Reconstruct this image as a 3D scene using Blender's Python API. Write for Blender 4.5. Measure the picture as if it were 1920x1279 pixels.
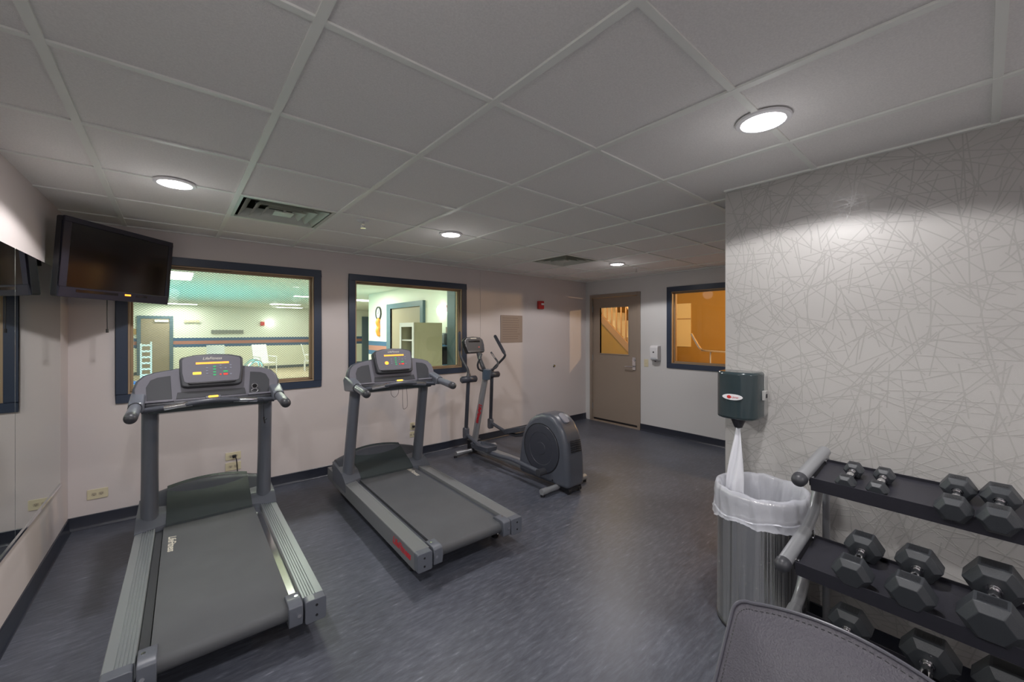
import bpy, bmesh, math, random
from mathutils import Vector, Matrix
from math import sin, cos, pi, radians as R
random.seed(7)
for o in list(bpy.data.objects): bpy.data.objects.remove(o)
SC = bpy.context.scene
COL = SC.collection

# ---------------------------------------------------------------- camera, world, exposure, big lights
YB, XL, XR, XP, YP, ZC, YF = 4.547, -0.617, 5.566, 2.60, 1.03, 2.411, -2.6
cam = bpy.data.objects.new('camera', bpy.data.cameras.new('camera')); COL.objects.link(cam)
cam.location = (0, 0, 1.549)
cam.rotation_euler = (pi/2, 0, -0.7032)
cam.data.sensor_width = 36; cam.data.lens = 36*749.3/1920
cam.data.shift_y = -19.1/1920
cam.data.clip_start = 0.02; cam.data.clip_end = 200
SC.camera = cam
SC.view_settings.view_transform = 'Standard'; SC.view_settings.look = 'None'
SC.view_settings.gamma = 1.0; SC.view_settings.use_curve_mapping = False
SC.view_settings.exposure = 0.32
W = bpy.data.worlds.new('world'); SC.world = W; W.use_nodes = True
W.node_tree.nodes['Background'].inputs[0].default_value = (0.55, 0.75, 1.0, 1)
W.node_tree.nodes['Background'].inputs[1].default_value = 1.0

def area(name, loc, rot, sx, sy, power, color=(1,1,1), spread=pi):
    l = bpy.data.lights.new(name, 'AREA'); l.shape = 'RECTANGLE'; l.size = sx; l.size_y = sy
    l.energy = power; l.color = color; l.spread = spread
    o = bpy.data.objects.new(name, l); COL.objects.link(o); o.location = loc; o.rotation_euler = rot
    return o
def point(name, loc, power, color=(1,1,1), r=.05):
    l = bpy.data.lights.new(name, 'POINT'); l.energy = power; l.color = color; l.shadow_soft_size = r
    o = bpy.data.objects.new(name, l); COL.objects.link(o); o.location = loc
    return o
def spot(name, loc, power, color=(1,1,1), size=120, blend=.35, r=.06):
    l = bpy.data.lights.new(name, 'SPOT'); l.energy = power; l.color = color; l.shadow_soft_size = r
    l.spot_size = R(size); l.spot_blend = blend
    o = bpy.data.objects.new(name, l); COL.objects.link(o); o.location = loc
    return o
# pool hall light (ceiling panels, an added aqua uplight tinting the ceiling), hallway light
POOLC = (0.97, 1.0, 0.86)
for px_, py_, pw_, pd_, pp_ in ((-.35,8.9,1.2,1.25,75), (3.05,16.1,.9,.5,75), (.05,18.2,1.2,.5,28), (-1.6,12.5,1.2,.6,80), (2.6,9.2,1.2,.6,85), (5.6,12.6,1.2,.6,80), (1.0,5.7,1.2,.6,40)):
    area('pool_panel_light', (px_, py_, 2.483), (0,0,0), pw_, pd_, pp_, POOLC)
area('pool_fill_light', (0.2, 12.4, 0.02), (pi,0,0), 3.0, 4.5, 42, (0.35, 0.9, 1.0))
point('pool_wall_light', (3.02, 18.80, 1.87), 2.5, (0.8, 1, 0.85), .08)
point('pool_wall_light', (3.74, 6.62, 1.93), 2.5, (0.75, 1, 0.85), .08)
point('hallway_light', (6.75, 1.66, 2.08), 105, (1.0, 0.62, 0.30), .03)
point('hallway_light', (6.5, 4.6, 2.35), 30, (1.0, 0.74, 0.42), .12)
area('daylight', (9.4, 1.6, 1.5), (0, pi/2, 0), 1.0, 1.2, 20, (0.8, 0.95, 1.0))

# ---------------------------------------------------------------- materials
MATS = {}
def mat(name, col, rough=.5, metal=0, emit=None, estr=0, bump=0, bscale=200, var=0, vscale=3, coat=0, spec=.5, alpha=1, trans=0):
    if name in MATS: return MATS[name]
    m = bpy.data.materials.new(name); m.use_nodes = True; MATS[name] = m
    nt = m.node_tree; b = nt.nodes['Principled BSDF']
    b.inputs['Base Color'].default_value = (*col, 1); b.inputs['Roughness'].default_value = rough
    b.inputs['Metallic'].default_value = metal; b.inputs['Coat Weight'].default_value = coat
    b.inputs['Specular IOR Level'].default_value = spec
    if alpha < 1: b.inputs['Alpha'].default_value = alpha
    if trans: b.inputs['Transmission Weight'].default_value = trans
    if emit: b.inputs['Emission Color'].default_value = (*emit, 1); b.inputs['Emission Strength'].default_value = estr
    tc = nt.nodes.new('ShaderNodeTexCoord')
    if bump:
        n = nt.nodes.new('ShaderNodeTexNoise'); n.inputs['Scale'].default_value = bscale; n.inputs['Detail'].default_value = 4
        bp = nt.nodes.new('ShaderNodeBump'); bp.inputs['Strength'].default_value = bump; bp.inputs['Distance'].default_value = .002
        nt.links.new(tc.outputs['Object'], n.inputs['Vector']); nt.links.new(n.outputs['Fac'], bp.inputs['Height'])
        nt.links.new(bp.outputs['Normal'], b.inputs['Normal'])
    if var:
        n = nt.nodes.new('ShaderNodeTexNoise'); n.inputs['Scale'].default_value = vscale; n.inputs['Detail'].default_value = 6
        rp = nt.nodes.new('ShaderNodeValToRGB')
        rp.color_ramp.elements[0].position = .3; rp.color_ramp.elements[1].position = .7
        rp.color_ramp.elements[0].color = (*[c*(1-var) for c in col], 1); rp.color_ramp.elements[1].color = (*[min(1, c*(1+var)) for c in col], 1)
        nt.links.new(tc.outputs['Object'], n.inputs['Vector']); nt.links.new(n.outputs['Fac'], rp.inputs['Fac'])
        nt.links.new(rp.outputs['Color'], b.inputs['Base Color'])
    return m
def mathn(nt, op, a, b=None, c=None):
    n = nt.nodes.new('ShaderNodeMath'); n.operation = op
    for i, v in enumerate((a, b, c)):
        if v is None: continue
        if isinstance(v, (int, float)): n.inputs[i].default_value = v
        else: nt.links.new(v, n.inputs[i])
    return n.outputs[0]

def glass_mat(name, tint=(.95,.97,.95), wires=False, refl=1.0):
    m = bpy.data.materials.new(name); m.use_nodes = True; nt = m.node_tree
    nt.nodes.remove(nt.nodes['Principled BSDF']); out = nt.nodes['Material Output']
    tr = nt.nodes.new('ShaderNodeBsdfTransparent'); tr.inputs[0].default_value = (*tint, 1)
    gl = nt.nodes.new('ShaderNodeBsdfGlossy'); gl.inputs['Roughness'].default_value = 0.0
    fr = nt.nodes.new('ShaderNodeFresnel'); fr.inputs[0].default_value = 1.5
    mx = nt.nodes.new('ShaderNodeMixShader')
    nt.links.new(mathn(nt, 'MULTIPLY', fr.outputs[0], refl), mx.inputs[0]); nt.links.new(tr.outputs[0], mx.inputs[1]); nt.links.new(gl.outputs[0], mx.inputs[2])
    last = mx.outputs[0]
    if wires:
        tc = nt.nodes.new('ShaderNodeTexCoord'); sp = nt.nodes.new('ShaderNodeSeparateXYZ'); nt.links.new(tc.outputs['Object'], sp.inputs[0])
        a = mathn(nt, 'MULTIPLY', sp.outputs[0], 1/.026); z = mathn(nt, 'MULTIPLY', sp.outputs[2], 1/.020)
        u = mathn(nt, 'FRACT', mathn(nt, 'ADD', mathn(nt, 'ADD', a, z), 100)); v = mathn(nt, 'FRACT', mathn(nt, 'ADD', mathn(nt, 'SUBTRACT', a, z), 100))
        w = mathn(nt, 'MAXIMUM', mathn(nt, 'LESS_THAN', u, .12), mathn(nt, 'LESS_THAN', v, .12))
        df = nt.nodes.new('ShaderNodeBsdfDiffuse'); df.inputs[0].default_value = (.30,.28,.25,1)
        m2 = nt.nodes.new('ShaderNodeMixShader'); nt.links.new(mathn(nt, 'MULTIPLY', w, .8), m2.inputs[0])
        nt.links.new(last, m2.inputs[1]); nt.links.new(df.outputs[0], m2.inputs[2]); last = m2.outputs[0]
    nt.links.new(last, out.inputs[0]); MATS[name] = m
    return m

def floor_mat():
    m = mat('vinyl_floor', (.10,.10,.115), .38); nt = m.node_tree; b = nt.nodes['Principled BSDF']
    tc = nt.nodes.new('ShaderNodeTexCoord'); mp = nt.nodes.new('ShaderNodeMapping')
    mp.inputs['Rotation'].default_value = (0, 0, R(8)); mp.inputs['Scale'].default_value = (1.7, 8, 1)
    nt.links.new(tc.outputs['Object'], mp.inputs[0])
    n = nt.nodes.new('ShaderNodeTexNoise'); n.inputs['Scale'].default_value = 6.0; n.inputs['Detail'].default_value = 10; n.inputs['Roughness'].default_value = .68
    n.inputs['Distortion'].default_value = .25
    mp2 = nt.nodes.new('ShaderNodeMapping'); mp2.inputs['Rotation'].default_value = (0,0,R(-78)); mp2.inputs['Scale'].default_value = (1.4, 8, 1)
    nt.links.new(tc.outputs['Object'], mp2.inputs[0])
    rp = nt.nodes.new('ShaderNodeValToRGB'); e = rp.color_ramp.elements
    e[0].position = .30; e[0].color = (.056,.062,.080,1); e[1].position = .80; e[1].color = (.36,.39,.45,1)
    x = e.new(.52); x.color = (.092,.100,.126,1); x = e.new(.64); x.color = (.125,.135,.165,1)
    nt.links.new(mp.outputs[0], n.inputs[0]); nt.links.new(n.outputs['Fac'], rp.inputs[0])
    n2 = nt.nodes.new('ShaderNodeTexNoise'); n2.inputs['Scale'].default_value = 1.3; n2.inputs['Detail'].default_value = 5
    nt.links.new(tc.outputs['Object'], n2.inputs[0])
    mx = nt.nodes.new('ShaderNodeMixRGB'); mx.blend_type = 'MULTIPLY'; mx.inputs[0].default_value = .5
    rp2 = nt.nodes.new('ShaderNodeValToRGB'); rp2.color_ramp.elements[0].position = .35; rp2.color_ramp.elements[0].color = (.6,.6,.62,1)
    rp2.color_ramp.elements[1].position = .65; rp2.color_ramp.elements[1].color = (1.25,1.25,1.28,1)
    nt.links.new(n2.outputs['Fac'], rp2.inputs[0]); nt.links.new(rp.outputs[0], mx.inputs[1]); nt.links.new(rp2.outputs[0], mx.inputs[2])
    nt.links.new(mx.outputs[0], b.inputs['Base Color'])
    rr = nt.nodes.new('ShaderNodeMapRange'); rr.inputs['To Min'].default_value = .28; rr.inputs['To Max'].default_value = .5
    nt.links.new(n.outputs['Fac'], rr.inputs[0]); nt.links.new(rr.outputs[0], b.inputs['Roughness'])
    bp = nt.nodes.new('ShaderNodeBump'); bp.inputs['Strength'].default_value = .25; bp.inputs['Distance'].default_value = .002
    nt.links.new(n.outputs['Fac'], bp.inputs['Height']); nt.links.new(bp.outputs[0], b.inputs['Normal'])
    return m

def stripe_wall_mat():
    # pale painted block wall with a dado: blue / salmon / blue tile stripe between 0.93 and 1.29 m
    m = mat('pool_wall', (.8,.8,.7), .45); nt = m.node_tree; b = nt.nodes['Principled BSDF']
    tc = nt.nodes.new('ShaderNodeTexCoord'); sp = nt.nodes.new('ShaderNodeSeparateXYZ'); nt.links.new(tc.outputs['Object'], sp.inputs[0])
    rp = nt.nodes.new('ShaderNodeValToRGB'); rp.color_ramp.interpolation = 'CONSTANT'; e = rp.color_ramp.elements
    cream, blue, red = (.80,.79,.66,1), (.045,.11,.22,1), (.42,.17,.13,1)
    e[0].position = 0; e[0].color = (.09,.12,.14,1); e[1].position = .11/2.6; e[1].color = cream
    for p, c in ((.94, blue), (1.05, red), (1.17, blue), (1.28, (.82,.83,.74,1))):
        x = e.new(p/2.6); x.color = c
    nt.links.new(mathn(nt, 'DIVIDE', sp.outputs[2], 2.6), rp.inputs[0]); nt.links.new(rp.outputs[0], b.inputs['Base Color'])
    return m

def brushed(name, col, rough=.22):
    m = mat(name, col, rough, 1.0); nt = m.node_tree; b = nt.nodes['Principled BSDF']
    tc = nt.nodes.new('ShaderNodeTexCoord'); mp = nt.nodes.new('ShaderNodeMapping'); mp.inputs['Scale'].default_value = (12, 12, .12)
    n = nt.nodes.new('ShaderNodeTexNoise'); n.inputs['Scale'].default_value = 2.2; n.inputs['Detail'].default_value = 3
    tn = nt.nodes.new('ShaderNodeTangent'); tn.axis = 'Z'; nt.links.new(tn.outputs[0], b.inputs['Tangent']); b.inputs['Anisotropic'].default_value = .85; b.inputs['Anisotropic Rotation'].default_value = .25
    bp = nt.nodes.new('ShaderNodeBump'); bp.inputs['Strength'].default_value = 1.0; bp.inputs['Distance'].default_value = .016
    nt.links.new(tc.outputs['Object'], mp.inputs[0]); nt.links.new(mp.outputs[0], n.inputs[0]); nt.links.new(n.outputs['Fac'], bp.inputs['Height'])
    nt.links.new(bp.outputs[0], b.inputs['Normal'])
    return m

M_wall = mat('wall_paint', (.645,.59,.58), .55, bump=.15, bscale=300)
M_wallR = mat('wall_paint_grey', (.66,.655,.65), .5, bump=.15, bscale=300)
M_pat = mat('wallpaper', (.475,.465,.45), .38, bump=.12, bscale=500)
M_patl = mat('wallpaper_line', (.425,.415,.40), .24)
M_ceil = mat('ceiling_tile', (.86,.845,.83), .9, bump=.6, bscale=420, var=.05, vscale=160)
M_grid = mat('ceiling_grid_paint', (.86,.88,.84), .45)
M_base = mat('rubber_base', (.022,.026,.04), .32)
M_navy = mat('navy_paint', (.035,.05,.085), .35)
M_tanw = mat('window_stop', (.38,.27,.17), .5)
M_door = mat('door_paint', (.31,.25,.20), .42)
M_almond = mat('almond_plastic', (.66,.60,.42), .4)
M_white = mat('white_plastic', (.78,.78,.80), .35)
M_black = mat('black_plastic', (.018,.018,.022), .35)
M_blackg = mat('black_gloss', (.008,.008,.010), .08, coat=.5)
M_dark = mat('dark_plastic', (.045,.047,.055), .4)
M_grey = mat('machine_grey', (.122,.134,.162), .36, coat=.15)
M_greyd = mat('machine_grey_dark', (.066,.072,.090), .36)
M_EL = mat('trainer_grey', (.085,.094,.118), .36, coat=.15)
M_ELD = mat('trainer_grey_dark', (.046,.050,.066), .36)
M_greyl = mat('machine_silver', (.34,.35,.37), .3, metal=.35)
M_dash = mat('dash_grey', (.145,.142,.170), .42, bump=.1, bscale=600)
M_hood = mat('hood_green_grey', (.055,.068,.072), .22, coat=.3)
M_belt = mat('treadmill_belt', (.088,.093,.102), .5, bump=.5, bscale=900, var=.08, vscale=5)
M_alu = mat('rail_aluminium', (.36,.39,.41), .34, metal=.6)
M_rail2 = mat('rail_painted', (.23,.24,.25), .38, metal=.3)
M_chrome = mat('chrome', (.80,.80,.82), .12, metal=1)
M_redl = mat('red_lettering', (.62,.02,.035), .4)
M_cream = mat('cream_lettering', (.72,.68,.58), .5)
M_led = mat('orange_led', (.4,.12,.01), .4, emit=(1,.30,.03), estr=2.2)
M_ledy = mat('amber_led', (.4,.2,.01), .4, emit=(1,.50,.05), estr=1.8)
M_green = mat('green_key', (.03,.25,.10), .4, emit=(.05,.6,.2), estr=.35)
M_redk = mat('red_key', (.5,.04,.03), .4, emit=(1,.08,.05), estr=.4)
M_hex = mat('hex_rubber', (.040,.045,.052), .40, bump=.25, bscale=260)
M_hexlab = mat('hex_label', (.020,.022,.026), .35)
M_leather = mat('black_leather', (.062,.058,.076), .37, bump=.8, bscale=230)
M_bag = mat('bin_bag', (.80,.82,.90), .28, alpha=.50, trans=0, bump=1.0, bscale=35)
M_steel = brushed('bin_steel', (.80,.79,.76), .24)
M_smoke = mat('smoked_plastic', (.030,.047,.053), .16, coat=.3)
M_orange = mat('orange_wall', (.42,.25,.055), .7)
M_mirror = mat('mirror_silver', (.72,.77,.74), .015, metal=1)
M_edge = mat('mirror_edge', (.25,.38,.36), .2)
M_lamp = mat('lamp_glow', (1,1,1), .5, emit=(1,.96,.98), estr=22)
M_panel = mat('panel_glow', (1,1,1), .5, emit=(.93,1,.93), estr=6)
M_ptan = mat('pool_deck_tile', (.50,.40,.28), .35, var=.06, vscale=6)
M_pceil = mat('pool_ceiling', (.72,.76,.70), .8)
M_pdoor = mat('tan_door', (.33,.27,.20), .5)
M_pblue = mat('slate_blue_paint', (.10,.155,.20), .4)
M_water = mat('pool_water', (.12,.55,.62), .05)
M_red = mat('alarm_red', (.55,.03,.03), .35)
M_brown = mat('notice_brown', (.30,.235,.20), .5)
M_vent = mat('vent_paint', (.55,.58,.52), .35)
M_ventd = mat('vent_inside', (.16,.18,.13), .7)
M_wood = mat('stair_wood', (.42,.25,.12), .5)
M_bluep = mat('blue_plastic', (.01,.16,.60), .35)
M_leaf = mat('outside_green', (.10,.30,.08), .8)
G_clear = glass_mat('window_glass', (.93,.96,.93), False)
G_soft = glass_mat('hall_glass', (.95,.96,.93), False, .35)
G_wire = glass_mat('wired_glass', (.94,.97,.94), True, .5)
M_floor = floor_mat(); M_pwall = stripe_wall_mat()

# ---------------------------------------------------------------- mesh helpers
class MB:
    def __init__(s): s.bm = bmesh.new()
    def face(s, vs):
        try: return s.bm.faces.new(vs)
        except ValueError: return None
    def box(s, x0, x1, y0, y1, z0, z1, mtx=None):
        v = [Vector((x, y, z)) for z in (z0, z1) for y in (y0, y1) for x in (x0, x1)]
        if mtx: v = [mtx @ p for p in v]
        v = [s.bm.verts.new(p) for p in v]
        for f in ((0,2,3,1),(4,5,7,6),(0,1,5,4),(2,6,7,3),(0,4,6,2),(1,3,7,5)): s.face([v[i] for i in f])
        return s
    def ring(s, c, ax1, ax2, r1, r2, n):
        return [s.bm.verts.new(c + ax1*(r1*cos(2*pi*i/n)) + ax2*(r2*sin(2*pi*i/n))) for i in range(n)]
    def tube(s, pts, r, n=12, caps=True, flat=1.0, up=None, round_end=False):
        pts = [Vector(p) for p in pts]; rs = r if isinstance(r, (list, tuple)) else [r]*len(pts)
        if round_end:
            def ext(p, d, rr): return [(p + d*rr*k, rr*math.sqrt(max(0, 1-k*k))+1e-4) for k in (.35,.65,.87,.985)]
            d0 = (pts[0]-pts[1]).normalized(); d1 = (pts[-1]-pts[-2]).normalized()
            a = ext(pts[0], d0, rs[0])[::-1] if round_end in (True, 'start') else []; b = ext(pts[-1], d1, rs[-1]) if round_end in (True, 'end') else []
            pts = [p for p, _ in a]+pts+[p for p, _ in b]; rs = [q for _, q in a]+list(rs)+[q for _, q in b]
        prev = None; rings = []
        for i, p in enumerate(pts):
            t = (pts[min(i+1, len(pts)-1)]-pts[max(i-1, 0)]).normalized()
            if prev is None:
                ref = Vector(up) if up else (Vector((0,0,1)) if abs(t.z) < .9 else Vector((1,0,0)))
                a = (ref - t*ref.dot(t)).normalized()
            else: a = (prev - t*prev.dot(t)).normalized()
            prev = a; b = t.cross(a)
            rings.append(s.ring(p, a, b, rs[i], rs[i]*flat, n))
        for q in range(len(rings)-1):
            for i in range(n): s.face([rings[q][i], rings[q][(i+1)%n], rings[q+1][(i+1)%n], rings[q+1][i]])
        if caps: s.face(rings[0][::-1]); s.face(rings[-1])
        return s
    def cyl(s, p0, p1, r, n=20, r2=None): return s.tube([p0, p1], [r, r if r2 is None else r2], n)
    def lathe(s, prof, c=(0,0,0), n=32, mtx=None):
        rings = []
        for (r, z) in prof:
            ring = []
            for i in range(n):
                p = Vector((c[0]+r*cos(2*pi*i/n), c[1]+r*sin(2*pi*i/n), c[2]+z))
                ring.append(s.bm.verts.new(mtx @ p if mtx else p))
            rings.append(ring)
        for q in range(len(rings)-1):
            for i in range(n): s.face([rings[q][i], rings[q][(i+1)%n], rings[q+1][(i+1)%n], rings[q+1][i]])
        if prof[0][0] > 1e-5: s.face(rings[0][::-1])
        if prof[-1][0] > 1e-5: s.face(rings[-1])
        return s
    def extr(s, poly, o, ux, uy, n, d0, d1):
        o, ux, uy, n = Vector(o), Vector(ux).normalized(), Vector(uy).normalized(), Vector(n).normalized()
        a = [s.bm.verts.new(o+ux*x+uy*y+n*d0) for x, y in poly]; b = [s.bm.verts.new(o+ux*x+uy*y+n*d1) for x, y in poly]
        s.face(a[::-1]); s.face(b)
        for i in range(len(a)): j = (i+1) % len(a); s.face([a[i], a[j], b[j], b[i]])
        return s
    def build(s, name, m, parent=None, bevel=0, smooth=35, seg=2, mtx=None):
        bm = s.bm
        if mtx: bm.transform(mtx)
        bmesh.ops.remove_doubles(bm, verts=bm.verts, dist=1e-6)
        bmesh.ops.recalc_face_normals(bm, faces=bm.faces)
        for f in bm.faces: f.smooth = True
        for e in bm.edges:
            if len(e.link_faces) == 2 and e.calc_face_angle(0) > R(smooth): e.smooth = False
        me = bpy.data.meshes.new(name); bm.to_mesh(me); bm.free(); me.materials.append(m)
        o = bpy.data.objects.new(name, me); COL.objects.link(o)
        if parent: o.parent = parent
        if bevel:
            b = o.modifiers.new('bevel', 'BEVEL'); b.width = bevel; b.segments = seg; b.limit_method = 'ANGLE'; b.angle_limit = R(40); b.harden_normals = False
        return o
def build_each(b, name, m, parent=None, **k):
    """one object per connected piece"""
    bm = b.bm; bm.verts.ensure_lookup_table(); seen = set(); out = []
    for v0 in bm.verts:
        if v0 in seen: continue
        st = [v0]; seen.add(v0); comp = []
        while st:
            v = st.pop(); comp.append(v)
            for e in v.link_edges:
                w = e.other_vert(v)
                if w not in seen: seen.add(w); st.append(w)
        idx = {v: i for i, v in enumerate(comp)}; nb = MB(); vs = [nb.bm.verts.new(v.co) for v in comp]
        for f in {f for v in comp for f in v.link_faces}: nb.bm.faces.new([vs[idx[v]] for v in f.verts])
        out.append(nb.build(name, m, parent, **k))
    bm.free(); return out
def rrect(w, h, r, n=5, cx=0, cy=0):
    out = []
    for (sx, sy, a0) in ((1,1,0),(-1,1,90),(-1,-1,180),(1,-1,270)):
        for i in range(n+1):
            a = R(a0+90*i/n); out.append((cx+sx*(w/2-r)+r*cos(a), cy+sy*(h/2-r)+r*sin(a)))
    return out
def arcpts(cx, cy, r, a0, a1, n, ry=None): return [(cx+r*cos(R(a0+(a1-a0)*i/n)), cy+(ry or r)*sin(R(a0+(a1-a0)*i/n))) for i in range(n+1)]
def smoothpath(pts, k=6):
    pts = [Vector(p) for p in pts]; P = [pts[0]]+pts+[pts[-1]]; out = []
    for i in range(1, len(P)-2):
        for j in range(k):
            t = j/k; a, b, c, d = P[i-1], P[i], P[i+1], P[i+2]
            out.append(.5*((2*b)+(c-a)*t+(2*a-5*b+4*c-d)*t*t+(3*b-a-3*c+d)*t**3))
    return out+[pts[-1]]
def tag(o, label=None, cat=None, group=None, kind=None):
    if label: o['label'] = label
    if cat: o['category'] = cat
    if group: o['group'] = group
    if kind: o['kind'] = kind
    return o
def empty(name, loc=(0,0,0), rz=0, **k):
    o = bpy.data.objects.new(name, None); COL.objects.link(o); o.location = loc; o.rotation_euler = (0,0,rz); o.empty_display_size = .1
    return tag(o, **k)
def copy_tree(o, parent=None):
    c = o.copy(); COL.objects.link(c)
    if parent: c.parent = parent
    for ch in list(o.children): copy_tree(ch, c)
    return c
def text(s, size, m, name, parent, mtx, ext=.0008, shear=.25, bold=0.0):
    cu = bpy.data.curves.new('t', 'FONT'); cu.body = s; cu.size = size; cu.extrude = ext; cu.align_x = 'CENTER'; cu.align_y = 'CENTER'; cu.shear = shear; cu.offset = bold
    t = bpy.data.objects.new('t', cu); COL.objects.link(t); bpy.context.view_layer.update()
    me = bpy.data.meshes.new_from_object(t.evaluated_get(bpy.context.evaluated_depsgraph_get())); me.name = name
    bpy.data.objects.remove(t); bpy.data.curves.remove(cu)
    me.materials.clear(); me.materials.append(m); me.transform(mtx)
    o = bpy.data.objects.new(name, me); COL.objects.link(o)
    if parent: o.parent = parent
    return o
def frame_mtx(o, ux, uy):
    ux = Vector(ux).normalized(); uy = Vector(uy).normalized(); n = ux.cross(uy)
    m = Matrix.Identity(4)
    for i in range(3): m[i][0], m[i][1], m[i][2], m[i][3] = ux[i], uy[i], n[i], o[i]
    return m
def S(o): return tag(o, kind='structure')

# ---------------------------------------------------------------- room shell
def wall_holes(name, axis, at, thick, a0, a1, z0, z1, holes, m, mtx=None):
    """wall slab in plane axis=at, grown by thick outwards; holes = (a0,a1,z0,z1)"""
    A = sorted({a0, a1, *[h[0] for h in holes], *[h[1] for h in holes]}); Z = sorted({z0, z1, *[h[2] for h in holes], *[h[3] for h in holes]})
    b = MB(); t0, t1 = sorted((at, at+thick))
    for i in range(len(A)-1):
        runs = []
        for j in range(len(Z)-1):
            ca, cz = (A[i]+A[i+1])/2, (Z[j]+Z[j+1])/2
            if any(h[0] < ca < h[1] and h[2] < cz < h[3] for h in holes): continue
            if runs and abs(runs[-1][1]-Z[j]) < 1e-6: runs[-1][1] = Z[j+1]
            else: runs.append([Z[j], Z[j+1]])
        for za, zb in runs:
            if axis == 'y': b.box(A[i], A[i+1], t0, t1, za, zb)
            else: b.box(t0, t1, A[i], A[i+1], za, zb)
    return S(b.build(name, m, mtx=mtx))
W1 = (-.283, 1.125, 1.03, 2.118); W2 = (1.553, 2.965, 1.06, 2.110)
W3 = (1.50, 2.950, 1.075, 2.12)
WT = .13
S(MB().box(XL-.5, XR+.1, YF-.1, YB+WT, -.1, 0).build('floor', M_floor))
wall_holes('wall_back', 'y', YB, WT, XL-.25, XR+WT, 0, ZC+.1, [W1, W2], M_wall)
wall_holes('wall_right', 'x', XR, WT, YP-.1, YB, 0, ZC+.1, [W3, (3.50, 4.405, -1, 2.14)], M_wallR)
# left wall turns by just under a degree
LROT = Matrix.Translation((XL, YB, 0)) @ Matrix.Rotation(-R(.91), 4, 'Z')
S(MB().box(-.12, 0, YF-YB, 0, 0, ZC+.1).build('wall_left', M_wall, mtx=LROT))
S(MB().box(XL-.5, XP, YF-.1, YF, 0, ZC+.1).build('wall_front', M_wall))
pw = S(MB().box(XP, XR+WT, YF, YP, 0, ZC+.1).build('wall_patterned', M_pat))
# embossed straight-line pattern of the wallpaper
b = MB(); rnd = random.Random(11); NY, NZ = 52, 40
for iy in range(NY):
    for iz in range(NZ):
        y = -2.0+(iy+rnd.random())*(YP+2.0)/NY; z = .12+(iz+rnd.random())*(ZC-.12)/NZ
        L_ = rnd.uniform(.12, .34); a = rnd.uniform(0, pi); w = .0023; dy, dz = abs(cos(a)*L_/2), abs(sin(a)*L_/2)
        y = min(y, YP-.008-dy); z = min(max(z, .115+dz), ZC-.012-dz)
        b.extr([(-L_/2,-w),(L_/2,-w),(L_/2,w),(-L_/2,w)], (XP, y, z), (0,cos(a),sin(a)), (0,-sin(a),cos(a)), (-1,0,0), -.0003, .0004+.0004*rnd.random())
b.build('embossed_lines', M_patl, pw)

# ceiling: lay-in tiles in a 0.61 m T-bar grid, two cells open for the air diffusers
G, GX, GY = .61, -.3016, .5776
cells = {(1, 4), (6, 4)}
b = MB()
for i in range(-2, 10):
    for j in range(-6, 7):
        if (i, j) in cells: continue
        x0, y0 = GX+i*G, GY+j*G; x1, y1 = x0+G, y0+G
        x0, x1, y0, y1 = max(x0, XL-.25), min(x1, XR+.05), max(y0, YF), min(y1, YB+.02)
        if x1-x0 < .02 or y1-y0 < .02: continue
        b.box(x0+.001, x1-.001, y0+.001, y1-.001, ZC, ZC+.02)
ceil = S(b.build('ceiling', M_ceil))
b = MB()
for i in range(-1, 10):
    x = GX+i*G; b.box(x-.014, x+.014, YF, YB, ZC-.009, ZC-.0005)
for j in range(-5, 7):
    y = GY+j*G; w = .012
    b.box(XL-.1, XR, y-w, y+w, ZC-.0075, ZC-.0005)
b.box(XP-.022, XP-.001, YF, YP, ZC-.010, ZC-.0005); b.box(XL-.02, XR, YB-.022, YB-.001, ZC-.010, ZC-.0005)
b.box(XR-.022, XR-.001, YP, YB, ZC-.010, ZC-.0005)
b.build('grid', M_grid, ceil)
S(MB().box(XL-.4, XR+.1, YF-.1, YB+.1, ZC+.25, ZC+.3).build('ceiling_slab', M_ventd))
# baseboards (rubber cove base)
def cove(name, p0, p1, nrm):
    p0, p1, nrm = Vector(p0), Vector(p1), Vector(nrm)
    prof = [(0,0),(.022,0),(.014,.006),(.008,.022),(.007,.100),(.004,.104),(0,.104)]
    b = MB(); d = (p1-p0); b.extr(prof, p0, nrm, (0,0,1), d.normalized(), 0, d.length)
    return S(b.build(name, M_base))
lp = LROT @ Vector((0, YF-YB, 0))
cove('baseboard_left', (lp.x, lp.y, 0), (XL, YB, 0), (1,-.016,0))
cove('baseboard_back', (XL, YB, 0), (XR, YB, 0), (0,-1,0))
cove('baseboard_right', (XR, YP, 0), (XR, 3.46, 0), (-1,0,0))
cove('baseboard_patterned', (XP, YF, 0), (XP, YP, 0), (-1,0,0))

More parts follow.
